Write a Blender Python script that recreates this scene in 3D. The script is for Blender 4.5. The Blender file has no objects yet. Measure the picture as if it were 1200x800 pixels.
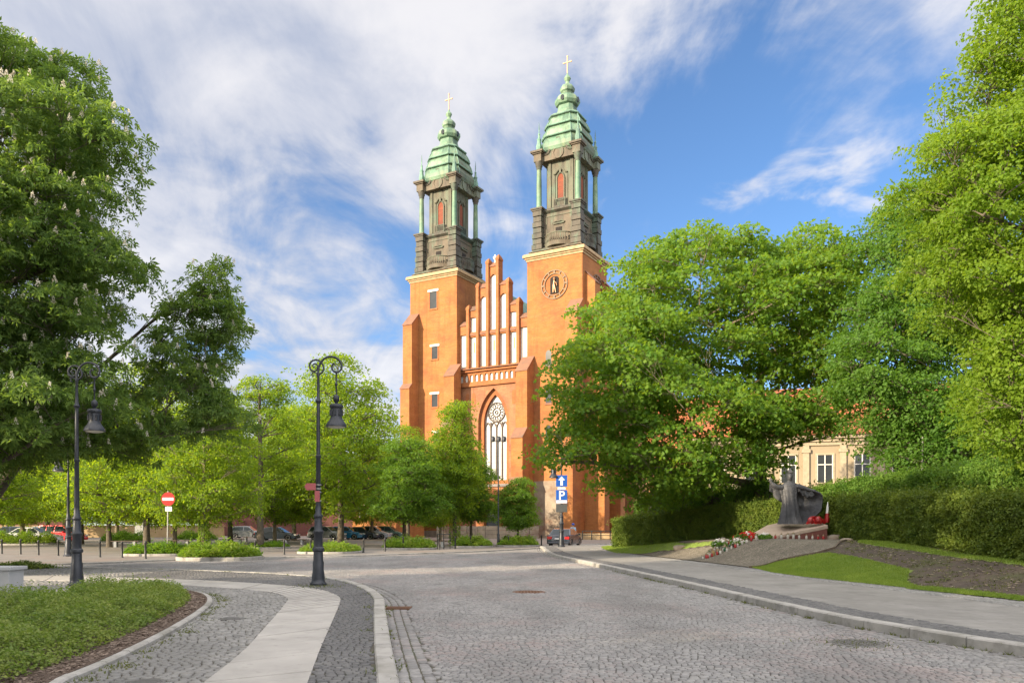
import bpy, bmesh, math, random
import numpy as np
from mathutils import Vector, Matrix
R = math.radians
sc = bpy.context.scene
COL = sc.collection

# ------------------------------------------------------------------ camera
cam_d = bpy.data.cameras.new("camera"); cam = bpy.data.objects.new("camera", cam_d); COL.objects.link(cam)
cam.location = (0, 0, 1.65); cam.rotation_euler = (R(90), 0, 0)
cam_d.sensor_width = 36; cam_d.lens = 28.0
cam_d.shift_y = 215/1200
cam_d.clip_end = 5000; cam_d.clip_start = 0.1
sc.camera = cam
# ------------------------------------------------------------------ light
SUN_EL, SUN_AZ = 17.0, (-0.81, -0.588)
SKY_STRENGTH, SUN_STRENGTH, EXPOSURE = 0.15, 4.0, 1.52
sc.view_settings.view_transform = 'Standard'; sc.view_settings.look = 'None'
sc.view_settings.exposure = EXPOSURE; sc.view_settings.gamma = 1.0
sc.view_settings.use_curve_mapping = False
sc.render.engine = 'CYCLES'
sc.cycles.max_bounces = 6; sc.cycles.diffuse_bounces = 3; sc.cycles.glossy_bounces = 2
sc.cycles.transmission_bounces = 4; sc.cycles.transparent_max_bounces = 4
sc.cycles.sample_clamp_indirect = 6
sd = bpy.data.lights.new("sun", 'SUN'); so = bpy.data.objects.new("sun", sd); COL.objects.link(so)
sd.energy = SUN_STRENGTH; sd.angle = R(0.5); sd.color = (1.0, 0.82, 0.58)
to_sun = Vector((SUN_AZ[0]*math.cos(R(SUN_EL)), SUN_AZ[1]*math.cos(R(SUN_EL)), math.sin(R(SUN_EL))))
so.rotation_euler = to_sun.to_track_quat('Z', 'Y').to_euler(); so.location = (-40, -20, 40)

def build_world():
    w = bpy.data.worlds.new("World"); sc.world = w; w.use_nodes = True
    nt = w.node_tree; N = nt.nodes; L = nt.links; N.clear()
    out = N.new('ShaderNodeOutputWorld'); bg = N.new('ShaderNodeBackground')
    bg.inputs['Strength'].default_value = SKY_STRENGTH
    sky = N.new('ShaderNodeTexSky'); sky.sky_type = 'NISHITA'; sky.sun_disc = False
    sky.sun_elevation = R(SUN_EL); sky.sun_rotation = math.atan2(SUN_AZ[0], SUN_AZ[1])
    sky.air_density = 0.75; sky.dust_density = 0.25; sky.ozone_density = 3.0
    hs = N.new('ShaderNodeHueSaturation'); hs.inputs['Saturation'].default_value = 1.05; hs.inputs['Value'].default_value = 0.56
    L.new(sky.outputs[0], hs.inputs['Color'])
    tc = N.new('ShaderNodeTexCoord'); sep = N.new('ShaderNodeSeparateXYZ'); L.new(tc.outputs['Generated'], sep.inputs[0])
    def M(op, a, b=None, c=None, clamp=False):
        n = N.new('ShaderNodeMath'); n.operation = op; n.use_clamp = clamp
        for i, q in enumerate((a, b, c)):
            if q is None: continue
            if isinstance(q, (int, float)): n.inputs[i].default_value = q
            else: L.new(q, n.inputs[i])
        return n.outputs[0]
    def ramp(v, a, b):
        n = N.new('ShaderNodeMapRange'); n.interpolation_type = 'SMOOTHSTEP'
        L.new(v, n.inputs[0]); n.inputs[1].default_value = a; n.inputs[2].default_value = b
        return n.outputs[0]
    X, Y, Z = sep.outputs
    zz = M('ADD', M('MAXIMUM', Z, 0.0), 0.16)
    px = M('DIVIDE', X, zz); py = M('DIVIDE', Y, zz)
    comb = N.new('ShaderNodeCombineXYZ'); L.new(px, comb.inputs[0]); L.new(py, comb.inputs[1])
    def noise(scale, detail, rough, stretch, rot, loc=(0, 0, 0), dist=0.0):
        m = N.new('ShaderNodeMapping'); m.inputs['Scale'].default_value = stretch
        m.inputs['Rotation'].default_value = (0, 0, rot); m.inputs['Location'].default_value = loc
        L.new(comb.outputs[0], m.inputs[0])
        n = N.new('ShaderNodeTexNoise'); n.inputs['Scale'].default_value = scale; n.inputs['Detail'].default_value = detail
        n.inputs['Roughness'].default_value = rough; n.inputs['Distortion'].default_value = dist
        L.new(m.outputs[0], n.inputs[0]); return n.outputs[0]
    big = noise(0.9, 3, 0.5, (1, 0.55, 1), R(35), (3.1, 0.4, 0), 0.3)
    wisp = noise(2.4, 8, 0.6, (1.0, 0.5, 1), R(40), (7.3, 2.2, 0), 0.5)
    puff = noise(4.2, 6, 0.55, (1, 0.8, 1), R(10), (1.7, 9.2, 0), 0.4)
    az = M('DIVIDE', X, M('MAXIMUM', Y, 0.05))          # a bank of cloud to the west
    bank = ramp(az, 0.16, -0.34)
    behind = M('MAXIMUM', ramp(Y, 0.25, -0.35), ramp(Z, 0.62, 0.85))   # unseen cloud overhead and behind the camera, added and brightened as fill light
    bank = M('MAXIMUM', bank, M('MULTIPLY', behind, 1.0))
    s = M('ADD', M('MULTIPLY', big, 0.75), M('MULTIPLY', wisp, 0.85))
    s = M('ADD', s, M('MULTIPLY', bank, 0.35))
    s = M('ADD', s, M('MULTIPLY', M('SUBTRACT', puff, 0.5), 0.45)); s = M('ADD', s, M('MULTIPLY', ramp(Z, 0.36, 0.56), 0.20))
    m1 = ramp(s, 0.83, 1.10)
    m2 = M('MULTIPLY', ramp(M('ADD', puff, M('MULTIPLY', wisp, 0.35)), 0.72, 0.90), 0.75)
    mask = M('MAXIMUM', M('MULTIPLY', m1, 0.90), m2, clamp=True)
    low = ramp(Z, 0.0, 0.10)
    mask = M('MULTIPLY', mask, M('ADD', M('MULTIPLY', low, 0.7), 0.3))
    cr = N.new('ShaderNodeMix'); cr.data_type = 'RGBA'
    L.new(ramp(M('ADD', M('MULTIPLY', wisp, 0.6), M('MULTIPLY', puff, 0.4)), 0.34, 0.66), cr.inputs[0])
    cr.inputs[6].default_value = (1.15, 1.28, 1.62, 1); cr.inputs[7].default_value = (2.3, 2.25, 2.28, 1)
    mx = N.new('ShaderNodeMix'); mx.data_type = 'RGBA'
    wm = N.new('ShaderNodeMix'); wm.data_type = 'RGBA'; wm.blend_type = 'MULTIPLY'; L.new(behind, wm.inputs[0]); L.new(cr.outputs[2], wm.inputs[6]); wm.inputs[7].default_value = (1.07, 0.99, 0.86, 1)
    gl = N.new('ShaderNodeVectorMath'); gl.operation = 'SCALE'; L.new(wm.outputs[2], gl.inputs[0]); L.new(M('MULTIPLY_ADD', behind, 2.4, 1.0), gl.inputs['Scale'])  # raises the added out-of-view cloud so it fills the shaded foreground
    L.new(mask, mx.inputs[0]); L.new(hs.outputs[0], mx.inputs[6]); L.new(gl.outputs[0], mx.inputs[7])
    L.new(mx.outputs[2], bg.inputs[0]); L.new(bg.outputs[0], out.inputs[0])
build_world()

# ------------------------------------------------------------------ materials
def new_mat(name):
    m = bpy.data.materials.new(name); m.use_nodes = True
    nt = m.node_tree; b = nt.nodes['Principled BSDF']
    return m, nt, b
def setc(sock, c): sock.default_value = (c[0], c[1], c[2], 1)
def node(nt, t, **kw):
    n = nt.nodes.new(t)
    for k, v in kw.items():
        if k in n.inputs: n.inputs[k].default_value = v
        else: setattr(n, k, v)
    return n
def coords(nt, kind='Object', scale=(1, 1, 1), rot=(0, 0, 0)):
    t = nt.nodes.new('ShaderNodeTexCoord'); m = nt.nodes.new('ShaderNodeMapping')
    m.inputs['Scale'].default_value = scale; m.inputs['Rotation'].default_value = rot
    nt.links.new(t.outputs[kind], m.inputs[0]); return m.outputs[0]
def noise_n(nt, vec, scale, detail=4, rough=0.55):
    n = node(nt, 'ShaderNodeTexNoise', Scale=scale, Detail=detail, Roughness=rough)
    nt.links.new(vec, n.inputs['Vector']); return n.outputs[0]
def maprange(nt, v, a, b, c=0.0, d=1.0):
    n = nt.nodes.new('ShaderNodeMapRange'); nt.links.new(v, n.inputs[0])
    for i, q in enumerate((a, b, c, d)): n.inputs[i+1].default_value = q
    return n.outputs[0]
def mixc(nt, fac, a, b, blend='MIX'):
    n = nt.nodes.new('ShaderNodeMix'); n.data_type = 'RGBA'; n.blend_type = blend
    for i, q in ((0, fac), (6, a), (7, b)):
        if isinstance(q, (int, float)): n.inputs[i].default_value = q
        elif isinstance(q, tuple): n.inputs[i].default_value = (q[0], q[1], q[2], 1)
        else: nt.links.new(q, n.inputs[i])
    return n.outputs[2]
def bump(nt, b, h, strength=0.3, dist=0.02):
    n = node(nt, 'ShaderNodeBump', Strength=strength, Distance=dist)
    nt.links.new(h, n.inputs['Height']); nt.links.new(n.outputs[0], b.inputs['Normal'])
def mottled(name, c1, c2, scale=3.0, rough=0.8, bstr=0.25, bscale=None, metal=0.0, c3=None, kind='Object', bdist=0.01):
    m, nt, b = new_mat(name); v = coords(nt, kind)
    n1 = noise_n(nt, v, scale, 5); col = mixc(nt, maprange(nt, n1, 0.3, 0.7), c1, c2)
    if c3 is not None:
        n2 = noise_n(nt, v, scale*0.23, 4, 0.6); col = mixc(nt, maprange(nt, n2, 0.5, 0.68), col, c3)
    nt.links.new(col, b.inputs['Base Color']); b.inputs['Roughness'].default_value = rough; b.inputs['Metallic'].default_value = metal
    nb = noise_n(nt, v, bscale or scale*6, 6, 0.6); bump(nt, b, nb, bstr, bdist)
    return m
def plain(name, c, rough=0.5, metal=0.0, bscale=30, bstr=0.08, var=0.14):
    return mottled(name, tuple(q*(1-var) for q in c), tuple(min(1, q*(1+var)) for q in c), scale=4, rough=rough, metal=metal, bscale=bscale, bstr=bstr, bdist=0.004)
def brick_mat(name, c1, c2, mortar, dark, bw=0.27, bh=0.085, ground=False):
    m, nt, b = new_mat(name)
    t = nt.nodes.new('ShaderNodeTexCoord'); s = nt.nodes.new('ShaderNodeSeparateXYZ'); nt.links.new(t.outputs['Object'], s.inputs[0])
    a = node(nt, 'ShaderNodeMath', operation='ADD'); nt.links.new(s.outputs[0], a.inputs[0]); nt.links.new(s.outputs[1], a.inputs[1])
    c = nt.nodes.new('ShaderNodeCombineXYZ'); nt.links.new(a.outputs[0], c.inputs[0]); nt.links.new(s.outputs[2], c.inputs[1])
    if ground: nt.links.new(s.outputs[0], c.inputs[0]); nt.links.new(s.outputs[1], c.inputs[1])
    br = node(nt, 'ShaderNodeTexBrick', Scale=1.0); br.inputs['Brick Width'].default_value = bw; br.inputs['Row Height'].default_value = bh
    br.inputs['Mortar Size'].default_value = 0.008; setc(br.inputs['Color1'], c1); setc(br.inputs['Color2'], c2); setc(br.inputs['Mortar'], mortar)
    nt.links.new(c.outputs[0], br.inputs['Vector'])
    # bands of different firings and stained patches
    mp = nt.nodes.new('ShaderNodeMapping'); mp.inputs['Scale'].default_value = (0.35, 0.35, 1.6); nt.links.new(t.outputs['Object'], mp.inputs[0])
    n1 = noise_n(nt, mp.outputs[0], 1.3, 6, 0.65); n2 = noise_n(nt, t.outputs['Object'], 0.28, 5, 0.62)
    n3 = noise_n(nt, mp.outputs[0], 4.0, 5, 0.75)
    col = mixc(nt, maprange(nt, n1, 0.38, 0.66, 0.0, 0.8), br.outputs[0], tuple(q*0.72 for q in c1))
    col = mixc(nt, maprange(nt, n2, 0.46, 0.66, 0.0, 0.8), col, dark)
    col = mixc(nt, maprange(nt, n3, 0.44, 0.72, 0.0, 0.38), col, tuple(min(1, q*1.4) for q in c1))
    ms = nt.nodes.new('ShaderNodeMapping'); ms.inputs['Scale'].default_value = (1.5, 1.5, 0.10); nt.links.new(t.outputs['Object'], ms.inputs[0])
    n4 = noise_n(nt, ms.outputs[0], 1.0, 6, 0.7); n5 = noise_n(nt, t.outputs['Object'], 0.9, 6, 0.7)
    col = mixc(nt, maprange(nt, n4, 0.54, 0.74, 0.0, 0.55), col, tuple(q*0.42 for q in c2))
    col = mixc(nt, maprange(nt, n5, 0.52, 0.72, 0.0, 0.5), col, tuple(q*0.5 for q in c1))
    nt.links.new(col, b.inputs['Base Color']); b.inputs['Roughness'].default_value = 0.9
    bump(nt, b, br.outputs['Fac'], -0.4, 0.01)
    return m
def leaf_mat(name, c1, c2, t1, t2, tw=0.45, rough=0.55):
    m = bpy.data.materials.new(name); m.use_nodes = True; nt = m.node_tree; nt.nodes.clear()
    out = nt.nodes.new('ShaderNodeOutputMaterial'); g = nt.nodes.new('ShaderNodeNewGeometry')
    oi = nt.nodes.new('ShaderNodeObjectInfo')
    v = coords(nt, 'Object'); big = noise_n(nt, v, 0.45, 3)
    f = node(nt, 'ShaderNodeMath', operation='MULTIPLY_ADD'); nt.links.new(g.outputs['Random Per Island'], f.inputs[0]); f.inputs[1].default_value = 0.4
    fine = noise_n(nt, v, 2.6, 3, 0.6); ad = node(nt, 'ShaderNodeMath', operation='ADD'); nt.links.new(maprange(nt, big, 0.3, 0.7, -0.05, 0.3), ad.inputs[0])
    nt.links.new(maprange(nt, fine, 0.36, 0.64, -0.1, 0.45), ad.inputs[1]); nt.links.new(ad.outputs[0], f.inputs[2]); f.use_clamp = True
    dcol = mixc(nt, f.outputs[0], c1, c2); tcol = mixc(nt, f.outputs[0], t1, t2)
    pb = nt.nodes.new('ShaderNodeBsdfPrincipled'); nt.links.new(dcol, pb.inputs['Base Color']); pb.inputs['Roughness'].default_value = rough
    pb.inputs['Specular IOR Level'].default_value = 0.22
    tr = nt.nodes.new('ShaderNodeBsdfTranslucent'); nt.links.new(tcol, tr.inputs[0])
    mx = nt.nodes.new('ShaderNodeMixShader'); mx.inputs[0].default_value = tw
    nt.links.new(pb.outputs[0], mx.inputs[1]); nt.links.new(tr.outputs[0], mx.inputs[2]); nt.links.new(mx.outputs[0], out.inputs[0])
    return m
def sett_mat(name, cols, red=None, rough=0.7):
    """stone setts: one tone per stone, grime and lighter worn tops by noise"""
    m, nt, b = new_mat(name); g = nt.nodes.new('ShaderNodeNewGeometry'); cr = nt.nodes.new('ShaderNodeValToRGB')
    nt.links.new(g.outputs['Random Per Island'], cr.inputs[0]); e = cr.color_ramp.elements
    for i, c in enumerate(cols):
        el = e[i] if i < 2 else e.new(i/(len(cols)-1)); el.position = i/(len(cols)-1); el.color = (*c, 1)
    v = coords(nt, 'Object'); n1 = noise_n(nt, v, 0.35, 5, 0.6); n2 = noise_n(nt, v, 14, 5, 0.65); n3 = noise_n(nt, v, 60, 3, 0.6)
    col = cr.outputs[0]
    if red is not None:
        a = node(nt, 'ShaderNodeMath', operation='MULTIPLY_ADD'); nt.links.new(g.outputs['Random Per Island'], a.inputs[0]); a.inputs[1].default_value = 0.16; nt.links.new(n1, a.inputs[2])
        col = mixc(nt, maprange(nt, a.outputs[0], 0.58, 0.74, 0.0, 0.75), col, red)
    nw = noise_n(nt, coords(nt, 'Object', (1.0, 0.35, 1.0)), 0.55, 5, 0.6)
    col = mixc(nt, maprange(nt, nw, 0.46, 0.62, 0.0, 0.75), col, tuple(q*0.60 for q in cols[1]))
    no = noise_n(nt, v, 1.1, 5, 0.7); col = mixc(nt, maprange(nt, no, 0.57, 0.70, 0.0, 0.65), col, tuple(q*0.5 for q in cols[0]))
    col = mixc(nt, maprange(nt, n2, 0.35, 0.7, 0.0, 0.5), col, tuple(q*0.55 for q in cols[0]))
    col = mixc(nt, maprange(nt, n3, 0.5, 0.8, 0.0, 0.3), col, tuple(min(1, q*1.3) for q in cols[-1]))
    nt.links.new(col, b.inputs['Base Color']); b.inputs['Roughness'].default_value = rough
    bump(nt, b, n3, 0.35, 0.004)
    return m
def glass_mat(name, c, rough=0.06):
    m, nt, b = new_mat(name); v = coords(nt); n = noise_n(nt, v, 1.2, 2)
    nt.links.new(mixc(nt, n, tuple(q*0.6 for q in c), tuple(q*1.4 for q in c)), b.inputs['Base Color'])
    b.inputs['Roughness'].default_value = rough; b.inputs['Specular IOR Level'].default_value = 0.25
    return m

def sett_tex(name, c1, c2, joint, scale):
    m, nt, b = new_mat(name); v = coords(nt); vo = node(nt, 'ShaderNodeTexVoronoi', feature='DISTANCE_TO_EDGE', Scale=scale); vc = node(nt, 'ShaderNodeTexVoronoi', Scale=scale)
    for n in (vo, vc): nt.links.new(v, n.inputs['Vector'])
    e = maprange(nt, vo.outputs['Distance'], 0.02, 0.12); sx = nt.nodes.new('ShaderNodeSeparateColor'); nt.links.new(vc.outputs['Color'], sx.inputs[0])
    col = mixc(nt, sx.outputs[0], c1, c2); col = mixc(nt, maprange(nt, noise_n(nt, v, 0.8, 5), 0.45, 0.7, 0, 0.6), col, tuple(q*0.55 for q in c1))
    nt.links.new(mixc(nt, e, joint, col), b.inputs['Base Color']); b.inputs['Roughness'].default_value = 0.9; bump(nt, b, e, 0.7, 0.02); return m
MT = {}
MT['brick'] = brick_mat('cathedral_brick', (0.340, 0.134, 0.031), (0.280, 0.092, 0.024), (0.30, 0.18, 0.10), (0.195, 0.062, 0.026))
MT['brick_old'] = brick_mat('weathered_brick', (0.334, 0.152, 0.067), (0.258, 0.095, 0.044), (0.319, 0.220, 0.152), (0.182, 0.068, 0.042))
MT['brick_trim'] = brick_mat('trim_brick', (0.345, 0.125, 0.036), (0.29, 0.092, 0.03), (0.28, 0.16, 0.09), (0.21, 0.065, 0.03))
MT['coping'] = mottled('brick_coping', (0.235, 0.112, 0.066), (0.169, 0.085, 0.056), 2.0, 0.9, c3=(0.112, 0.080, 0.061))
MT['limestone'] = mottled('cornice_stone', (0.390, 0.289, 0.164), (0.328, 0.226, 0.125), 2.0, 0.85)
MT['white_plaster'] = mottled('white_plaster', (0.624, 0.616, 0.593), (0.562, 0.546, 0.515), 1.2, 0.9)
MT['patina'] = mottled('copper_patina', (0.062, 0.150, 0.100), (0.205, 0.310, 0.205), 0.75, 0.6, c3=(0.085, 0.100, 0.060), bscale=3)
MT['patina_dark'] = mottled('dark_patina', (0.104, 0.216, 0.160), (0.176, 0.320, 0.240), 1.2, 0.55, c3=(0.080, 0.128, 0.104))
MT['helm_stone'] = mottled('weathered_belfry_sheet', (0.077, 0.063, 0.045), (0.131, 0.104, 0.072), 0.8, 0.75, c3=(0.144, 0.171, 0.126), bscale=5)
MT['helm_dark'] = mottled('dark_belfry_sheet', (0.050, 0.047, 0.038), (0.090, 0.077, 0.059), 0.9, 0.75, c3=(0.054, 0.090, 0.072), bscale=5)
MT['helm_panel'] = mottled('belfry_wall_panel', (0.113, 0.126, 0.090), (0.099, 0.086, 0.059), 0.7, 0.75, c3=(0.072, 0.117, 0.090), bscale=5)
MT['louvre'] = brick_mat('rust_louvre', (0.22, 0.06, 0.03), (0.17, 0.05, 0.028), (0.05, 0.02, 0.015), (0.12, 0.04, 0.03), 3.0, 0.16)
MT['gold'] = plain('gilding', (0.300, 0.162, 0.078), 0.45, 0.3)
MT['clock_ring'] = mottled('clock_ring_bronze', (0.10, 0.055, 0.025), (0.17, 0.10, 0.04), 3, 0.6)
MT['iron'] = mottled('lamp_iron', (0.020, 0.024, 0.032), (0.035, 0.040, 0.052), 6, 0.45, 0.2, 25, 0.3)
MT['bollard'] = mottled('bollard_paint', (0.016, 0.018, 0.018), (0.03, 0.03, 0.03), 6, 0.5, 0.2, 25)
MT['rubble'] = mottled('rubble_stone', (0.192, 0.160, 0.128), (0.288, 0.240, 0.184), 1.6, 0.9, 0.8, 3, c3=(0.160, 0.088, 0.056), bdist=0.08)
MT['dark_glass'] = glass_mat('dark_window_glass', (0.03, 0.035, 0.04), 0.12)
MT['dark_void'] = plain('dark_opening', (0.018, 0.015, 0.014), 0.95)
MT['frame_white'] = plain('window_frame_paint', (0.576, 0.560, 0.528), 0.6)
MT['door'] = plain('portal_door', (0.05, 0.06, 0.07), 0.6)
MT['mullion'] = plain('tracery_lead', (0.11, 0.085, 0.07), 0.8)
MT['stone_sill'] = plain('sill_slate', (0.16, 0.15, 0.15), 0.7)
MT['beige'] = mottled('beige_render', (0.247, 0.199, 0.131), (0.285, 0.232, 0.161), 0.5, 0.9)
MT['beige_trim'] = plain('pale_render_trim', (0.315, 0.259, 0.180), 0.85)
MT['tiles'] = brick_mat('roof_tiles', (0.368, 0.112, 0.040), (0.288, 0.080, 0.032), (0.160, 0.056, 0.024), (0.224, 0.072, 0.040), 0.3, 0.35)
MT['redwall'] = brick_mat('old_red_wall', (0.128, 0.041, 0.034), (0.098, 0.034, 0.030), (0.128, 0.083, 0.068), (0.075, 0.030, 0.026))
MT['setts'] = sett_mat('road_setts', [(0.154, 0.152, 0.152), (0.223, 0.220, 0.218), (0.277, 0.271, 0.264), (0.200, 0.199, 0.203)], red=(0.254, 0.202, 0.193))
MT['setts_pave'] = sett_mat('pavement_setts', [(0.161, 0.161, 0.156), (0.238, 0.235, 0.229), (0.288, 0.284, 0.275), (0.212, 0.204, 0.190)])
MT['setts_dark'] = sett_mat('dark_setts', [(0.078, 0.078, 0.081), (0.120, 0.120, 0.122), (0.147, 0.145, 0.143), (0.101, 0.099, 0.103)])
MT['joint'] = mottled('joint_sand', (0.056, 0.052, 0.042), (0.096, 0.084, 0.064), 5, 1.0, 0.5, 40, c3=(0.044, 0.060, 0.020))
MT['kerb'] = mottled('granite_kerb', (0.277, 0.269, 0.254), (0.347, 0.335, 0.316), 5, 0.8, 0.3, 40, c3=(0.223, 0.216, 0.193))
MT['slab'] = mottled('pale_granite_slab', (0.314, 0.300, 0.282), (0.388, 0.370, 0.347), 1.4, 0.75, 0.3, 60, c3=(0.259, 0.250, 0.232))
MT['slab_side'] = brick_mat('pavement_slab', (0.231, 0.223, 0.212), (0.200, 0.193, 0.181), (0.131, 0.127, 0.115), (0.169, 0.162, 0.150), 0.5, 0.5, True)
MT['plaza'] = brick_mat('square_paving', (0.163, 0.148, 0.137), (0.200, 0.178, 0.163), (0.096, 0.089, 0.078), (0.178, 0.133, 0.111), 0.4, 0.2, True)
MT['soil'] = mottled('dark_soil', (0.051, 0.038, 0.031), (0.089, 0.068, 0.053), 5, 1.0, 0.9, 22, c3=(0.068, 0.068, 0.030), bdist=0.03)
MT['mulch'] = mottled('bark_mulch', (0.064, 0.043, 0.032), (0.128, 0.089, 0.068), 14, 1.0, 1.0, 45, bdist=0.03)
MT['gravel'] = sett_tex('memorial_cobble', (0.136, 0.116, 0.092), (0.216, 0.188, 0.152), (0.060, 0.056, 0.036), 9.0)
MT['lawn'] = mottled('lawn_turf', (0.14, 0.205, 0.035), (0.20, 0.265, 0.05), 1.2, 1.0, 0.8, 40, bdist=0.02)
MT['earth'] = mottled('town_ground', (0.16, 0.15, 0.11), (0.20, 0.18, 0.14), 0.2, 1.0)
MT['bark'] = mottled('tree_bark', (0.060, 0.050, 0.038), (0.12, 0.10, 0.075), 5, 0.95, 0.9, 12, bdist=0.03)
MT['bark_pale'] = mottled('pale_bark', (0.13, 0.105, 0.075), (0.20, 0.165, 0.12), 5, 0.95, 0.9, 12, bdist=0.03)
MT['lf_chest'] = leaf_mat('chestnut_leaf', (0.06, 0.12, 0.034), (0.14, 0.215, 0.06), (0.18, 0.32, 0.03), (0.36, 0.5, 0.05), 0.43)
MT['lf_maple'] = leaf_mat('maple_leaf', (0.048, 0.13, 0.018), (0.13, 0.215, 0.024), (0.2, 0.4, 0.02), (0.46, 0.58, 0.03), 0.45)
MT['lf_dark'] = leaf_mat('dark_elm_leaf', (0.048, 0.118, 0.018), (0.095, 0.18, 0.026), (0.15, 0.33, 0.02), (0.28, 0.46, 0.025), 0.43)
MT['lf_bright'] = leaf_mat('bright_linden_leaf', (0.09, 0.168, 0.016), (0.158, 0.235, 0.024), (0.28, 0.48, 0.02), (0.48, 0.62, 0.03), 0.46)
MT['lf_linden'] = leaf_mat('linden_leaf', (0.075, 0.155, 0.016), (0.155, 0.24, 0.022), (0.3, 0.48, 0.015), (0.52, 0.62, 0.02), 0.5)
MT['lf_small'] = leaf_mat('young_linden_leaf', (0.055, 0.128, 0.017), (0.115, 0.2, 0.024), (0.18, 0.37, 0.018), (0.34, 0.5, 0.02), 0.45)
MT['lf_hedge'] = leaf_mat('hedge_leaf', (0.046, 0.09, 0.014), (0.14, 0.185, 0.026), (0.12, 0.2, 0.015), (0.26, 0.32, 0.02), 0.33)
MT['lf_hedge2'] = leaf_mat('beech_hedge_leaf', (0.060, 0.141, 0.023), (0.141, 0.230, 0.033), (0.139, 0.310, 0.023), (0.265, 0.404, 0.031), 0.40)
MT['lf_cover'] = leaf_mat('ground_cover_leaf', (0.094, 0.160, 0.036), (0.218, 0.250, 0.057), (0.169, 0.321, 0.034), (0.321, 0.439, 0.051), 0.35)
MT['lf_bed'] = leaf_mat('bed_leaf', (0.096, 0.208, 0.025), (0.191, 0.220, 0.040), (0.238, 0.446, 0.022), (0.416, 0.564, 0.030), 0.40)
MT['grass'] = leaf_mat('grass_blade', (0.13, 0.205, 0.035), (0.23, 0.30, 0.055), (0.24, 0.38, 0.03), (0.36, 0.48, 0.04), 0.35)
MT['weed'] = leaf_mat('weed_blade', (0.07, 0.10, 0.02), (0.14, 0.14, 0.04), (0.12, 0.18, 0.02), (0.2, 0.22, 0.04), 0.3)
MT['blossom'] = leaf_mat('chestnut_blossom', (0.62, 0.58, 0.48), (0.75, 0.72, 0.63), (0.5, 0.45, 0.35), (0.6, 0.55, 0.45), 0.3)
MT['bronze'] = mottled('dark_bronze', (0.035, 0.037, 0.043), (0.07, 0.072, 0.08), 3, 0.55, 0.7, 9, 0.35, c3=(0.11, 0.11, 0.115), bdist=0.05)
MT['pink_granite'] = mottled('pink_granite', (0.315, 0.240, 0.188), (0.375, 0.300, 0.240), 6, 0.6, 0.2, 60)
MT['red_granite'] = mottled('red_granite', (0.128, 0.044, 0.036), (0.176, 0.064, 0.052), 8, 0.4, 0.1, 60)
MT['concrete'] = mottled('concrete', (0.285, 0.300, 0.315), (0.338, 0.345, 0.360), 3, 0.85, 0.3, 40)
MT['wood'] = mottled('bench_wood', (0.07, 0.05, 0.035), (0.12, 0.085, 0.06), 8, 0.7, 0.3, 40)
MT['steel'] = plain('galvanised_steel', (0.288, 0.288, 0.280), 0.45, 0.6)
MT['sign_red'] = plain('sign_red', (0.340, 0.010, 0.009), 0.4, var=0.04)
MT['sign_rust'] = plain('sign_maroon', (0.32, 0.08, 0.09), 0.45, var=0.05)
MT['sign_blue'] = plain('sign_blue', (0.010, 0.076, 0.357), 0.4, var=0.04)
MT['sign_white'] = plain('sign_white', (0.656, 0.656, 0.648), 0.4, var=0.03)
MT['sign_grey'] = plain('sign_grey', (0.055, 0.06, 0.065), 0.5)
MT['iron_rust'] = mottled('rusty_iron', (0.10, 0.055, 0.035), (0.17, 0.085, 0.05), 9, 0.7, 0.4, 50, 0.4)
MT['manhole'] = mottled('manhole_iron', (0.10, 0.10, 0.095), (0.16, 0.15, 0.145), 9, 0.6, 0.4, 50, 0.3)
MT['tyre'] = plain('tyre_rubber', (0.014, 0.014, 0.014), 0.85)
MT['rim'] = plain('alloy_rim', (0.42, 0.42, 0.43), 0.35, 0.7)
MT['car_glass'] = glass_mat('car_glass', (0.03, 0.04, 0.045), 0.04)
MT['tail'] = plain('tail_lamp', (0.42, 0.012, 0.012), 0.15)
MT['head'] = plain('head_lamp', (0.7, 0.7, 0.68), 0.1)
MT['lens'] = plain('lamp_lens', (0.55, 0.53, 0.46), 0.3)
MT['skin'] = plain('skin', (0.50, 0.30, 0.21), 0.6)
MT['cloth_blue'] = plain('pale_blue_shirt', (0.28, 0.45, 0.62), 0.9)
MT['cloth_dark'] = plain('dark_trousers', (0.03, 0.035, 0.05), 0.9)
MT['cap_blue'] = plain('blue_cap', (0.03, 0.07, 0.33), 0.9)
MT['fl_red'] = leaf_mat('red_flower', (0.45, 0.012, 0.02), (0.6, 0.04, 0.03), (0.4, 0.01, 0.01), (0.5, 0.03, 0.02), 0.2)
MT['fl_white'] = leaf_mat('white_flower', (0.72, 0.70, 0.66), (0.78, 0.70, 0.66), (0.5, 0.5, 0.4), (0.6, 0.5, 0.4), 0.2)
MT['cl_red'] = plain('red_lantern_glass', (0.30, 0.03, 0.03), 0.15)
MT['cl_white'] = plain('white_lantern_glass', (0.42, 0.40, 0.36), 0.2)
MT['cl_green'] = plain('green_lantern_glass', (0.04, 0.12, 0.06), 0.2)
MT['cl_amber'] = plain('amber_lantern_glass', (0.30, 0.20, 0.07), 0.2)
MT['brass'] = plain('lantern_lid', (0.20, 0.16, 0.09), 0.5, 0.5)
def paint(name, c):
    m = plain(name, c, 0.25, 0.2, 3, 0.01, 0.05); m.node_tree.nodes['Principled BSDF'].inputs['Coat Weight'].default_value = 0.6; return m
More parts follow.
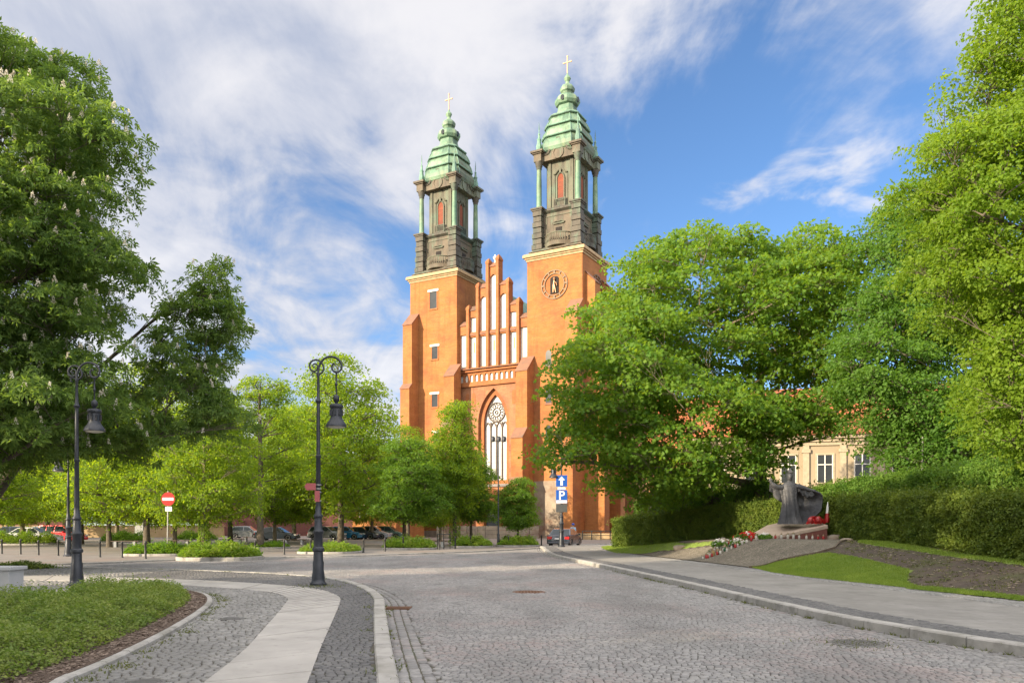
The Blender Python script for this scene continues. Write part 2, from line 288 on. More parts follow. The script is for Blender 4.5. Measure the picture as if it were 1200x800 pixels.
def church_glass():
    m, nt, b = new_mat('leaded_church_glass'); t = nt.nodes.new('ShaderNodeTexCoord'); s = nt.nodes.new('ShaderNodeSeparateXYZ'); nt.links.new(t.outputs['Object'], s.inputs[0])
    c = nt.nodes.new('ShaderNodeCombineXYZ'); nt.links.new(s.outputs[0], c.inputs[0]); nt.links.new(s.outputs[2], c.inputs[1])
    br = node(nt, 'ShaderNodeTexBrick', Scale=1.0, offset=0.0); br.inputs['Brick Width'].default_value = 0.42; br.inputs['Row Height'].default_value = 0.9
    br.inputs['Mortar Size'].default_value = 0.022; setc(br.inputs['Color1'], (0.48, 0.50, 0.52)); setc(br.inputs['Color2'], (0.33, 0.35, 0.37)); setc(br.inputs['Mortar'], (0.12, 0.12, 0.12))
    nt.links.new(c.outputs[0], br.inputs['Vector']); n = noise_n(nt, t.outputs['Object'], 0.7, 3)
    nt.links.new(mixc(nt, maprange(nt, n, 0.4, 0.65, 0, 0.5), br.outputs[0], (0.30, 0.31, 0.31)), b.inputs['Base Color'])
    b.inputs['Roughness'].default_value = 0.25
    return m
MT['church_glass'] = church_glass()

def weather(name, scale, dark, lo, hi, amount):
    """run-off streaks and stains laid over a material's own colour"""
    m = MT[name]; nt = m.node_tree; b = nt.nodes['Principled BSDF']; src = b.inputs['Base Color'].links[0].from_socket
    n = noise_n(nt, coords(nt, 'Object', scale), 1.0, 6, 0.68)
    nt.links.new(mixc(nt, maprange(nt, n, lo, hi, 0.0, amount), src, dark), b.inputs['Base Color'])
weather('patina', (1.3, 1.3, 0.22), (0.035, 0.060, 0.045), 0.48, 0.68, 0.8); weather('patina', (0.9, 0.9, 0.5), (0.22, 0.27, 0.14), 0.54, 0.70, 0.5)
weather('patina_dark', (1.3, 1.3, 0.3), (0.03, 0.045, 0.04), 0.48, 0.68, 0.7)
for k_n in ('helm_stone', 'helm_dark', 'helm_panel'): weather(k_n, (1.4, 1.4, 0.2), (0.020, 0.022, 0.018), 0.48, 0.68, 0.75); weather(k_n, (1.1, 1.1, 0.35), (0.10, 0.17, 0.12), 0.52, 0.66, 0.5)
weather('white_plaster', (1.8, 1.8, 0.12), (0.30, 0.26, 0.21), 0.48, 0.72, 0.6); weather('limestone', (1.2, 1.2, 0.5), (0.14, 0.10, 0.06), 0.50, 0.72, 0.6)
weather('slab', (0.8, 0.8, 0.8), (0.16, 0.152, 0.14), 0.50, 0.72, 0.6); weather('slab', (5.5, 5.5, 5.5), (0.12, 0.115, 0.105), 0.60, 0.74, 0.5); weather('kerb', (2.2, 2.2, 2.2), (0.11, 0.105, 0.09), 0.50, 0.68, 0.6)
weather('slab_side', (0.6, 0.6, 0.6), (0.12, 0.115, 0.105), 0.50, 0.70, 0.5); weather('lawn', (0.9, 0.9, 0.9), (0.13, 0.12, 0.05), 0.50, 0.68, 0.6)

# ------------------------------------------------------------------ object helpers
def tag(o, label=None, cat=None, group=None, kind=None):
    if label: o['label'] = label
    if cat: o['category'] = cat
    if group: o['group'] = group
    if kind: o['kind'] = kind
    return o
def empty(name, loc=(0, 0, 0), rz=0.0, label=None, cat=None, group=None):
    o = bpy.data.objects.new(name, None); COL.objects.link(o); o.location = loc; o.rotation_euler = (0, 0, rz); o.empty_display_size = 0.3
    return tag(o, label, cat, group)
def copy_tree(o, parent=None, kids=None):
    kids = kids or {}
    c = o.copy(); COL.objects.link(c); c.parent = parent
    for ch in list(o.children): copy_tree(ch, c)
    return c
class MB:
    def __init__(s): s.v = []; s.f = []; s.m = []; s.mi = 0
    def add(s, vs, fs):
        n = len(s.v); s.v += [tuple(p) for p in vs]
        for f in fs: s.f.append([i+n for i in f]); s.m.append(s.mi)
    def box(s, x0, x1, y0, y1, z0, z1, M=None):
        vs = [(x0,y0,z0),(x1,y0,z0),(x1,y1,z0),(x0,y1,z0),(x0,y0,z1),(x1,y0,z1),(x1,y1,z1),(x0,y1,z1)]
        if M is not None: vs = [M @ Vector(p) for p in vs]
        s.add(vs, [(0,3,2,1),(4,5,6,7),(0,1,5,4),(1,2,6,5),(2,3,7,6),(3,0,4,7)])
    def prism(s, poly, y0, y1, M=None):            # poly in (x,z), counter-clockwise seen from -y
        n = len(poly); vs = [(x, y0, z) for x, z in poly]+[(x, y1, z) for x, z in poly]
        if M is not None: vs = [M @ Vector(p) for p in vs]
        s.add(vs, [tuple(range(n)), tuple(range(2*n-1, n-1, -1))]+[(i, i+n, (i+1) % n+n, (i+1) % n) for i in range(n)])
    def prismz(s, poly, z0, z1):                   # poly in (x,y), ccw from above
        n = len(poly); vs = [(x, y, z0) for x, y in poly]+[(x, y, z1) for x, y in poly]
        s.add(vs, [tuple(range(n-1, -1, -1)), tuple(range(n, 2*n))]+[(i, (i+1) % n, (i+1) % n+n, i+n) for i in range(n)])
    def loft(s, rings, cap=True):
        n = len(rings[0]); vs = [p for r in rings for p in r]; fs = []
        for k in range(len(rings)-1):
            for i in range(n): fs.append((k*n+i, k*n+(i+1) % n, (k+1)*n+(i+1) % n, (k+1)*n+i))
        if cap: fs += [tuple(range(n-1, -1, -1)), tuple(range((len(rings)-1)*n, len(rings)*n))]
        s.add(vs, fs)
    def lathe(s, prof, n=16, c=(0, 0, 0), ph=0.0):
        s.loft([[(c[0]+r*math.cos(ph+2*math.pi*i/n), c[1]+r*math.sin(ph+2*math.pi*i/n), c[2]+z) for i in range(n)] for r, z in prof])
    def tube(s, pts, rad, n=8):
        pts = [Vector(p) for p in pts]
        if isinstance(rad, (int, float)): rad = [rad]*len(pts)
        rings = []; up = None
        for i, p in enumerate(pts):
            t = (pts[min(i+1, len(pts)-1)]-pts[max(i-1, 0)]).normalized()
            if up is None: up = Vector((0, 0, 1)) if abs(t.z) < 0.9 else Vector((0, 1, 0))
            a = t.cross(up).normalized(); b = a.cross(t).normalized(); up = b
            rings.append([p+(a*math.cos(q)+b*math.sin(q))*rad[i] for q in [2*math.pi*k/n for k in range(n)]])
        s.loft([[tuple(q) for q in r] for r in rings])
    def build(s, name, mats, parent=None, smooth=False, loc=None, bevel=0.0):
        me = bpy.data.meshes.new(name); me.from_pydata(s.v, [], s.f)
        if not isinstance(mats, (list, tuple)): mats = [mats]
        for m in mats: me.materials.append(m)
        if len(mats) > 1: me.polygons.foreach_set('material_index', s.m)
        bm = bmesh.new(); bm.from_mesh(me); bmesh.ops.recalc_face_normals(bm, faces=bm.faces); bm.to_mesh(me); bm.free()
        if smooth:
            me.polygons.foreach_set('use_smooth', [True]*len(me.polygons))
            try: me.set_sharp_from_angle(angle=R(40))
            except Exception: pass
        o = bpy.data.objects.new(name, me); COL.objects.link(o); o.parent = parent
        if loc: o.location = loc
        if bevel > 0:
            b = o.modifiers.new('edge', 'BEVEL'); b.width = bevel; b.segments = 2; b.limit_method = 'ANGLE'; b.angle_limit = R(35)
        return o
def np_mesh(name, V, F, mat, parent=None, smooth=False):
    """V (n,3) and F (m,k) arrays"""
    me = bpy.data.meshes.new(name); V = np.asarray(V, dtype=np.float32); F = np.asarray(F, dtype=np.int32)
    me.vertices.add(len(V)); me.vertices.foreach_set('co', V.ravel())
    k = F.shape[1]; me.loops.add(F.size); me.loops.foreach_set('vertex_index', F.ravel())
    me.polygons.add(len(F)); me.polygons.foreach_set('loop_start', np.arange(len(F), dtype=np.int32)*k)
    me.polygons.foreach_set('use_smooth', np.full(len(F), smooth))
    me.materials.append(mat); me.update(calc_edges=True); me.validate()
    o = bpy.data.objects.new(name, me); COL.objects.link(o); o.parent = parent
    return o
def struct(o): o['kind'] = 'structure'; return o
F_PX = 28/36*1200
def gp(x, y, h=0.0):                                # where a sight line meets ground of height h
    Y = (1.65-h)*F_PX/(y-615); return ((x-600)*Y/F_PX, Y)
def inpoly(P, poly):
    x, y = P[:, 0], P[:, 1]; r = np.zeros(len(P), bool); n = len(poly)
    for i in range(n):
        x1, y1 = poly[i]; x2, y2 = poly[(i+1) % n]
        if y1 == y2: continue
        c = ((y1 > y) != (y2 > y)) & (x < (x2-x1)*(y-y1)/(y2-y1)+x1); r ^= c
    return r
def smooth_line(pts, step=0.5):
    P = [Vector((p[0], p[1], 0)) for p in pts]; out = []
    for i in range(len(P)-1):
        p0 = P[max(i-1, 0)]; p1 = P[i]; p2 = P[i+1]; p3 = P[min(i+2, len(P)-1)]
        k = max(2, int((p2-p1).length/step))
        for j in range(k):
            t = j/k
            # centripetal-like catmull with limited tangents
            m1 = (p2-p0)*0.5; m2 = (p3-p1)*0.5; l = (p2-p1).length
            if m1.length > l*1.2: m1 = m1.normalized()*l*1.2
            if m2.length > l*1.2: m2 = m2.normalized()*l*1.2
            q = p1*(2*t**3-3*t*t+1)+m1*(t**3-2*t*t+t)+p2*(-2*t**3+3*t*t)+m2*(t**3-t*t); out.append((q.x, q.y))
    out.append((P[-1].x, P[-1].y)); return out
def resample(line, step):
    L = [0.0]
    for a, b in zip(line, line[1:]): L.append(L[-1]+math.dist(a, b))
    n = max(2, int(round(L[-1]/step))+1); xs = np.linspace(0, L[-1], n)
    return list(zip(np.interp(xs, L, [p[0] for p in line]), np.interp(xs, L, [p[1] for p in line])))
def offset(line, d):                                # to the left of travel for d > 0
    out = []
    for i, p in enumerate(line):
        a = line[max(i-1, 0)]; b = line[min(i+1, len(line)-1)]; l = math.dist(a, b) or 1
        out.append((p[0]-(b[1]-a[1])/l*d, p[1]+(b[0]-a[0])/l*d))
    return out
# ------------------------------------------------------------------ ground, road, pavements
rng = np.random.default_rng(7)
g = MB(); g.box(-900, 900, -300, 1800, -2.0, -0.12); struct(g.build('ground', MT['earth']))

KL = [(0.03, 1.5), (-0.69, 5.5)]+[gp(*p) for p in [(466, 800), (458, 760), (452, 722), (448, 703), (428, 690), (402, 682.5), (370, 678.5), (325, 675), (250, 671.5), (160, 668.5), (80, 667), (0, 666), (-250, 664)]]
KR = [(8.2, -2), (7.6, 4)]+[gp(*p) for p in [(1320, 791), (1200, 768), (1100, 752), (950, 723), (800, 687), (700, 664), (650, 652.5), (638, 646), (635.5, 643), (640, 641.2)]]+[(7.5, 61.5), (16, 66), (40, 74)]
PE = [gp(*p, 0.0) for p in [(-300, 667), (30, 662.5), (110, 660.5), (230, 655.5), (300, 653.7), (400, 652), (460, 650), (560, 646.5), (620, 643.2)]]+[(2.2, 57.5), (3.2, 63), (9, 69), (40, 84)]
kl = smooth_line(KL); kr = smooth_line(KR); pe = smooth_line(PE)
EDGE_Y = np.array([-10, 8, 15.95, 19.55, 24.2, 29.1, 40.8, 51, 54.5, 58, 62, 70.0]); EDGE_X = np.array([11.2, 10.8, 10.26, 9.66, 8.9, 8.5, 6.6, 5.75, 6.4, 10, 24, 60.0])
def edge_x(Y): return np.interp(Y, EDGE_Y, EDGE_X)
road_poly = [(8.2, -2)]+kr+[(40, 84)]+pe[::-1]+kl[::-1]

def make_setts(name, C, A, WU, WV, mat, z, seed=0, rel=0.012, parent=None):
    r = np.random.default_rng(seed); n = len(C); C = np.asarray(C); A = np.asarray(A)
    cs = np.array([(-1, -1), (1, -1), (1, 1), (-1, 1)])*0.5
    base = cs[None]*np.stack([WU, WV], 1)[:, None, :]
    base = base+r.normal(0, 0.032, (n, 4, 2))*np.minimum(WU, WV)[:, None, None]*0.8
    ca, sa = np.cos(A), np.sin(A)
    def tf(loc): return np.stack([loc[..., 0]*ca[:, None]-loc[..., 1]*sa[:, None], loc[..., 0]*sa[:, None]+loc[..., 1]*ca[:, None]], -1)+C[:, None, :]
    tx, ty = r.normal(0, 0.030, (2, n)); hz = r.normal(0, rel*0.28, n)
    V = np.zeros((n, 12, 3))
    for k, (s, dz) in enumerate(((1.0, -0.06), (0.98, -rel), (0.84, 0.0))):
        loc = base*s; xy = tf(loc); V[:, k*4:k*4+4, :2] = xy
        V[:, k*4:k*4+4, 2] = z+dz+(hz[:, None]+loc[..., 0]*tx[:, None]+loc[..., 1]*ty[:, None] if k else 0)
    f = [(0, 1, 5, 4), (1, 2, 6, 5), (2, 3, 7, 6), (3, 0, 4, 7), (4, 5, 9, 8), (5, 6, 10, 9), (6, 7, 11, 10), (7, 4, 8, 11), (8, 9, 10, 11)]
    F = (np.array(f)[None]+np.arange(n)[:, None, None]*12).reshape(-1, 4)
    return struct(np_mesh(name, V.reshape(-1, 3), F, mat, parent, smooth=True))
def sett_field(poly, w, h, rot, gap, seed, exclude=(), wave=0.0, wl=1.0, ybreak=None):
    r = np.random.default_rng(seed); P = np.array(poly); c0 = P.mean(0); ca, sa = math.cos(rot), math.sin(rot)
    Q = np.stack([(P-c0) @ np.array([ca, sa]), (P-c0) @ np.array([-sa, ca])], 1); lo = Q.min(0)-1; hi = Q.max(0)+1
    rows = int((hi[1]-lo[1])/h); cols = int((hi[0]-lo[0])/w*1.15)
    WU = w*r.uniform(0.72, 1.28, (rows, cols)); U = lo[0]+np.cumsum(WU, 1)-WU/2+r.uniform(-w, 0, (rows, 1))
    Vv = lo[1]+(np.arange(rows)[:, None]+0.5)*h+np.zeros_like(U)
    Vv = Vv+wave*np.abs(np.sin(U*math.pi/wl))+0.06*np.sin(U*0.9+Vv*0.35)
    slope = wave*math.pi/wl*np.cos(U*math.pi/wl)*np.sign(np.sin(U*math.pi/wl))+0.054*np.cos(U*0.9+Vv*0.35)
    U, Vv, WU, slope = U.ravel(), Vv.ravel(), WU.ravel(), slope.ravel()
    C = np.stack([c0[0]+U*ca-Vv*sa, c0[1]+U*sa+Vv*ca], 1); ok = inpoly(C, poly)
    for e in exclude: ok &= ~inpoly(C, e)
    return C[ok], rot+np.arctan(slope[ok]), WU[ok]-gap, np.full(ok.sum(), h-gap)
def sett_rows(line, offs, w, h, gap, seed):
    r = np.random.default_rng(seed); Cs, As, Ws = [], [], []
    for o in offs:
        pts = resample(offset(line, o), w)
        for a, b in zip(pts, pts[1:]):
            Cs.append(((a[0]+b[0])/2, (a[1]+b[1])/2)); As.append(math.atan2(b[1]-a[1], b[0]-a[0])); Ws.append(math.dist(a, b)-gap)
    return np.array(Cs), np.array(As), np.array(Ws)*r.uniform(0.9, 1.0, len(Ws)), np.full(len(Ws), h-gap)
def strip_poly(line, d0, d1): return offset(line, d0)+offset(line, d1)[::-1]

# the road bed and its setts
m = MB(); m.prismz(road_poly, -0.11, -0.022); struct(m.build('road_bed', MT['joint']))
gut_l = strip_poly(kl, -0.02, -0.44); gut_r = strip_poly(kr, 0.02, 0.36)
man = [gp(1005, 753), gp(620, 693)]
def disc_poly(c, r, n=24): return [(c[0]+r*math.cos(2*math.pi*i/n), c[1]+r*math.sin(2*math.pi*i/n)) for i in range(n)]
holes = [disc_poly(man[0], 0.40), disc_poly(man[1], 0.42)]
C, A, WU, WV = sett_field(road_poly, 0.098, 0.080, R(-7), 0.010, 3, [gut_l, gut_r]+holes, wave=0.07, wl=2.6)
ok = (C[:, 1] > 5.5) & (np.abs(C[:, 0]) < C[:, 1]*0.72+2)
make_setts('road', C[ok], A[ok], WU[ok], WV[ok], MT['setts'], 0.0, 1, rel=0.006)
c1 = sett_rows(kl, (-0.08, -0.22, -0.36), 0.17, 0.138, 0.011, 5); c2 = sett_rows(kr, (0.09, 0.25), 0.2, 0.15, 0.016, 6)
G = [np.concatenate([a, b]) for a, b in zip(c1, c2)]; ok = (G[0][:, 1] > 5.5)
make_setts('road_gutter', *[q[ok] for q in G], MT['setts'], -0.012, 2)

def kerb(name, line, d0, d1, z0, z1, mat, seg=1.0, gap=0.016, ch=0.02):
    m = MB(); L = resample(line, 0.25); k = max(1, int(seg/0.25))
    for i in range(0, len(L)-1, k):
        part = L[i:i+k+1]
        if len(part) < 2: continue
        a = offset(part, d0); b = offset(part, d1)
        def sh(q, j):
            if j == 0: t = Vector(q[1])-Vector(q[0])
            elif j == len(q)-1: t = Vector(q[-2])-Vector(q[-1])
            else: return q[j]
            t.normalize(); return (q[j][0]+t.x*gap/2, q[j][1]+t.y*gap/2)
        rings = []
        for j in range(len(part)):
            p, q = Vector(sh(a, j)), Vector(sh(b, j)); t = (q-p).normalized()*ch; e = random.Random(i).uniform(-0.004, 0.004)
            rings.append([(p.x, p.y, z0), (q.x, q.y, z0), (q.x, q.y, z1-ch+e), (q.x-t.x, q.y-t.y, z1+e), (p.x+t.x, p.y+t.y, z1+e), (p.x, p.y, z1-ch+e)])
        m.loft(rings)
    return struct(m.build(name, mat))
# left pavement
LZ = 0.10
pave_l = offset(kl, 0.10)+[(-75, 20), (-75, 1.5)]
m = MB(); m.prismz(pave_l, -0.11, LZ-0.02); struct(m.build('pavement_bed', MT['joint']))
kerb('pavement_kerb', kl, 0.0, 0.22, -0.1, LZ+0.012, MT['kerb'])
G_ = lambda L: [gp(x, y, LZ) for x, y in L]
so_ = [(-1.15, 3.0)]+G_([(360, 800), (375, 760), (399, 703), (393, 696), (373, 690), (330, 685), (267, 681), (213, 678.3), (80, 674.5), (-60, 672)])
si_ = [(-2.35, 3.0)]+G_([(237, 800), (287, 760), (337, 703), (333, 698), (320, 694), (293, 690.5), (240, 687), (190, 683.5), (70, 680), (-60, 677)])
def strip(name, o, i, lens, mat, z, gap=0.036, th=0.05):
    o = smooth_line(o, 0.2); i = smooth_line(i, 0.2); n = 1200
    o = np.array(resample(o, 0.02)); i = np.array(resample(i, 0.02))
    fo = lambda t: (np.interp(t, np.linspace(0, 1, len(o)), o[:, 0]), np.interp(t, np.linspace(0, 1, len(o)), o[:, 1]))
    fi = lambda t: (np.interp(t, np.linspace(0, 1, len(i)), i[:, 0]), np.interp(t, np.linspace(0, 1, len(i)), i[:, 1]))
    Lt = len(o)*0.02; t = 0.0; m = MB(); k = 0; r = random.Random(3)
    while t < 1-1e-3:
        c = fo(t); l = lens(c)*r.uniform(0.92, 1.08); t2 = min(1, t+l/Lt); gg = gap if l > .6 else .10; a, b = t+gg/Lt/2, t2-gg/Lt/2
        if b-a > 0.1/Lt:
            dz = r.uniform(-0.003, 0.003)
            p, q, u, v = Vector(fo(a)), Vector(fi(a)), Vector(fi(b)), Vector(fo(b))
            m.prismz([tuple(p), tuple(v), tuple(u), tuple(q)], z-th, z+dz)
        t = t2
    return struct(m.build(name, mat, bevel=0.006))
def slab_len(c): return 0.34 if 15.5 < c[1] < 20.2 else 1.15
strip('slab_path', so_, si_, slab_len, MT['slab'], LZ+0.004)
so2 = G_([(-260, 695), (0, 695), (60, 691), (120, 687), (190, 684)]); si2 = G_([(-260, 713), (0, 708.5), (60, 698.5), (130, 691.5), (215, 688.6)])
strip('slab_path_branch', so2, si2, lambda c: 1.2, MT['slab'], LZ)
# flower bed outline
bed = [(-4.0, 3.6)]+G_([(60, 812), (80, 799), (120, 782), (170, 758), (210, 736), (240, 716), (249, 706), (246, 699.5), (236, 695.5), (215, 693.2), (130, 693.5), (60, 700), (0, 710.5), (-260, 716)])+[(-14, 9)]
bedl = smooth_line(bed[:-1], 0.25)
bed_poly = bedl+[(-18, 12), (-14, 3.6)]
kerb('bed_kerb', bedl, -0.0, 0.12, 0.0, LZ+0.05, MT['kerb'], 0.75)
m = MB(); m.prismz([(-4.3, 3.6)]+offset(bedl, 0.10)+[(-18, 12), (-14, 3.6)], 0.0, LZ+0.055); struct(m.build('flower_bed_soil', MT['mulch']))
path_poly = smooth_line(so_, 0.3)+smooth_line(si_, 0.3)[::-1]; path2 = smooth_line(so2, 0.4)+smooth_line(si2, 0.4)[::-1]
dark_poly = offset(kl, 0.22)
sol = smooth_line(so_, 0.3)
dark = [p for p in offset(kl, 0.24) if p[0] > -12]+[p for p in sol if p[0] > -12][::-1]
C, A, WU, WV = sett_field(dark, 0.10, 0.095, R(12), 0.011, 9)
make_setts('pavement_border', C, A, WU, WV, MT['setts_dark'], LZ, 4, rel=0.006)
lm = gp(170, 799, LZ); lm2 = gp(270, 724.5, LZ)
C, A, WU, WV = sett_field([p for p in offset(kl, 0.24)]+[(-30, 22), (-30, 3), (-2, 3)], 0.112, 0.104, R(24), 0.014, 10, [path_poly, path2, bed_poly, dark, disc_poly(lm, 0.2), disc_poly(lm2, 0.2)])
ok = (C[:, 1] > 6.5) & (C[:, 0] > -22)
make_setts('pavement', C[ok], A[ok], WU[ok], WV[ok], MT['setts_pave'], LZ, 5, rel=0.011)

# right pavement
RZ = 0.12
ey = np.concatenate([np.arange(-2, 52, 1.0), [54.5, 58, 62]])
re = [(float(edge_x(y)), float(y)) for y in ey]
side_poly = [p for p in offset(kr, -0.1)]+[(40, 66)]+re[::-1]
m = MB(); m.prismz(side_poly, -0.11, RZ-0.008); struct(m.build('sidewalk', MT['slab_side']))
krn = [p for p in kr if p[1] < 66]
kerb('sidewalk_kerb', krn, 0.0, -0.24, -0.1, RZ+0.015, MT['kerb'])
dkp = strip_poly([p for p in krn], -0.27, -0.95)
C, A, WU, WV = sett_field(dkp, 0.10, 0.095, R(20), 0.011, 11)
ok = C[:, 1] > 6; make_setts('sidewalk_border', C[ok], A[ok], WU[ok], WV[ok], MT['setts_dark'], RZ+0.004, 6, rel=0.006)
mg = [(edge_x(y)-0.75, y) for y in np.arange(6, 53, 1.0)]+[(edge_x(y), y) for y in np.arange(52, 5, -1.0)]
C, A, WU, WV = sett_field(mg, 0.115, 0.105, R(10), 0.014, 12)
make_setts('sidewalk_margin', C, A, WU, WV, MT['setts_pave'], RZ+0.003, 7, rel=0.008)

# far square
m = MB(); m.prismz(offset(pe, 0.1)+[(60, 180), (-160, 180), (-160, 30)], -0.11, 0.05); struct(m.build('square', MT['plaza']))
kerb('square_kerb', pe, 0.0, 0.2, -0.1, 0.07, MT['kerb'])

# the bank on the right
def sst(t): t = np.clip(t, 0, 1); return t*t*(3-2*t)
def H(X, Y):
    X = np.asarray(X, float); Y = np.asarray(Y, float); d = X-edge_x(Y)
    hm = np.interp(Y, [0, 12, 17, 24, 30, 36, 42, 48, 55, 60], [0.3, 0.38, 0.42, 0.62, 0.88, 0.92, 0.72, 0.32, 0.06, 0.0])
    return RZ+hm*sst(d/np.interp(Y, [0, 20, 28, 45, 60], [5, 4.7, 3.3, 2.8, 2.5]))+0.012*np.sin(X*1.7+Y*0.6)*sst(d)+0.01*np.sin(Y*1.3-X)*sst(d)
def hit(px, py):
    lo, hi = 5.0, 75.0
    f = lambda Y: 1.65-(py-615)*Y/F_PX-float(H((px-600)*Y/F_PX, Y))
    Ys = np.linspace(lo, hi, 1400); prev = None
    for Y in Ys:
        if f(Y) < 0: return ((px-600)*Y/F_PX, float(Y), float(H((px-600)*Y/F_PX, Y)))
    return ((px-600)*hi/F_PX, hi, 0)
def bank_sheet(name, mask_poly, dz, mat, step, y0, y1, dmax, lowskirt=True):
    ys = np.arange(y0, y1, step); ds = np.arange(0, dmax, step) if mask_poly else np.concatenate([np.arange(0, 8, step), np.arange(8, dmax, 2.0)])
    X = edge_x(ys)[:, None]+ds[None]; Y = np.repeat(ys[:, None], len(ds), 1); Z = H(X, Y)+dz
    n, mm = X.shape; idx = np.arange(n*mm).reshape(n, mm)
    F = np.stack([idx[:-1, :-1], idx[:-1, 1:], idx[1:, 1:], idx[1:, :-1]], -1).reshape(-1, 4)
    V = np.stack([X, Y, Z], -1).reshape(-1, 3)
    if mask_poly is not None:
        c = V[F].mean(1)[:, :2]; c = c+0.05*np.stack([np.sin(c[:, 1]*9.0), np.sin(c[:, 0]*8.0)], 1); F = F[inpoly(c, mask_poly)]
        u, inv = np.unique(F, return_inverse=True); V = V[u]; F = inv.reshape(-1, 4)
    return np_mesh(name, V, F, mat, None, True)
struct(bank_sheet('bank', None, 0.002, MT['soil'], 0.25, -8, 61, 62))
H2 = lambda L: [hit(*p)[:2] for p in L]
lawn_poly = H2([(878, 664.5), (905, 671), (940, 676), (1000, 682.5), (1061, 689), (1092, 692), (1062, 683), (1066, 668), (1040, 662), (1000, 652.5), (972, 648), (950, 651), (915, 658)])
lawn2_poly = H2([(704, 641), (711, 645), (722, 648.3), (745, 648.8), (770, 646), (800, 643), (845, 638), (850, 634.5), (800, 637), (750, 639), (712, 639.3)])
plaza_poly = H2([(745, 649.5), (800, 655.5), (880, 665), (913, 657.5), (957, 649), (978, 643), (999, 632.5), (985, 628.5), (960, 627), (900, 632), (850, 640), (800, 644), (770, 647)])
verge_poly = H2([(1060, 690), (1140, 698), (1250, 709), (1250, 706), (1150, 695), (1090, 689)])
struct(bank_sheet('lawn', lawn_poly, 0.02, MT['lawn'], 0.09, 14, 44, 9)); struct(bank_sheet('lawn_strip', lawn2_poly, 0.02, MT['lawn'], 0.12, 30, 60, 12))
struct(bank_sheet('memorial_paving', plaza_poly, 0.028, MT['gravel'], 0.1, 24, 60, 10))
struct(bank_sheet('verge', verge_poly, 0.015, MT['lawn'], 0.07, 12, 22, 4))
# low edging board between the paving and the lawn
m = MB(); ed = [hit(*p) for p in [(878, 665.3), (913, 657.5), (957, 649), (978, 643), (999, 632.5)]]
for a, b in zip(ed, ed[1:]):
    a, b = Vector(a), Vector(b)
    for k in range(4):
        p = a.lerp(b, k/4); q = a.lerp(b, (k+1)/4-0.01); p.z = float(H(p.x, p.y)); q.z = float(H(q.x, q.y)); t = (q-p).normalized(); nrm = Vector((-t.y, t.x, 0))*0.03
        vs = [p-nrm, p+nrm, q+nrm, q-nrm]; m.add([tuple(v-Vector((0, 0, .1))) for v in vs]+[tuple(v+Vector((0, 0, .075))) for v in vs], [(0,3,2,1),(4,5,6,7),(0,1,5,4),(1,2,6,5),(2,3,7,6),(3,0,4,7)])
struct(m.build('paving_edging', MT['wood']))
def points_in(poly, n, r):
    P = np.array(poly); lo, hi = P.min(0), P.max(0); out = []
    tot = 0
    while tot < n:
        q = r.uniform(lo, hi, (n*2, 2)); q = q[inpoly(q, poly)]; out.append(q); tot += len(q)
        if not len(q) and len(out) > 20: break
    return np.concatenate(out)[:n]
def blades(name, P, Z, h, w, mat, seed, label, kindname='grass', lean=0.4):
    r = np.random.default_rng(seed); n = len(P); a = r.uniform(0, 6.28, n); hh = h*r.uniform(0.5, 1.2, n)
    d = np.stack([np.cos(a), np.sin(a)], 1)*w/2; ln = r.normal(0, lean, (n, 2))*hh[:, None]
    V = np.zeros((n, 3, 3)); V[:, 0, :2] = P-d; V[:, 1, :2] = P+d; V[:, 2, :2] = P+ln; V[:, :, 2] = Z[:, None]; V[:, 2, 2] += hh
    o = np_mesh(name, V.reshape(-1, 3), np.arange(3*n).reshape(-1, 3), mat)
    return tag(o, label, kindname, None, 'stuff')
q = points_in(lawn_poly, 42000, rng); blades('lawn_grass', q, H(q[:, 0], q[:, 1])+0.02, 0.055, 0.014, MT['grass'], 1, 'short bright green mown grass on the bank beside the pavement')
q = points_in(lawn2_poly, 14000, rng); q2 = points_in(verge_poly, 9000, rng); vh = H2([(1005, 636), (1100, 650.5), (1200, 663.5), (1290, 676), (1290, 668), (1200, 657), (1100, 645), (1010, 632)]); q3 = points_in(vh, 12000, rng); struct(bank_sheet('verge', vh, 0.012, MT['lawn'], 0.08, 12, 40, 8)); q = np.concatenate([q, q2, q3]); blades('verge_grass', q, H(q[:, 0], q[:, 1])+0.02, 0.06, 0.016, MT['grass'], 2, 'thin strip of green grass along the pavement edge')
# tufts in joints, along the kerbs
P = []
for line, o, n in ((bedl, -0.12, 900), (bedl, -0.25, 350), (kl, -0.04, 500), (kr, 0.05, 700), (kl, 0.32, 350)):
    L = np.array(resample(offset(line, o), 0.05)); L = L[(L[:, 1] < 30) & (L[:, 1] > 5)]
    c = L[rng.integers(0, len(L), n//8)]
    for p in c: P.append(p+rng.normal(0, 0.05, (8, 2)))
for c, n in ((gp(373, 686.5, LZ), 260), (man[0], 120)):
    P.append(np.array(c)+rng.normal(0, 0.34, (n, 2)))
P = np.concatenate(P); Z = np.where(inpoly(P, road_poly), -0.01, LZ-0.01)
blades('joint_weeds', P, Z, 0.05, 0.02, MT['weed'], 3, 'small weeds and grass tufts growing in the paving joints', 'weeds', 0.7)
soil_pts = np.stack([rng.uniform(8, 15, 5000), rng.uniform(13, 34, 5000)], 1)
soil_pts = soil_pts[(soil_pts[:, 0]-edge_x(soil_pts[:, 1]) > 0.25) & ~inpoly(soil_pts, lawn_poly) & ~inpoly(soil_pts, plaza_poly)]
nn = len(soil_pts); a = rng.uniform(0, 6.28, nn); s_ = rng.uniform(0.015, 0.045, nn)
base = np.array([(-1, -.6, 0), (1, -.5, .2), (.8, .6, .4), (-.7, .5, .3)])
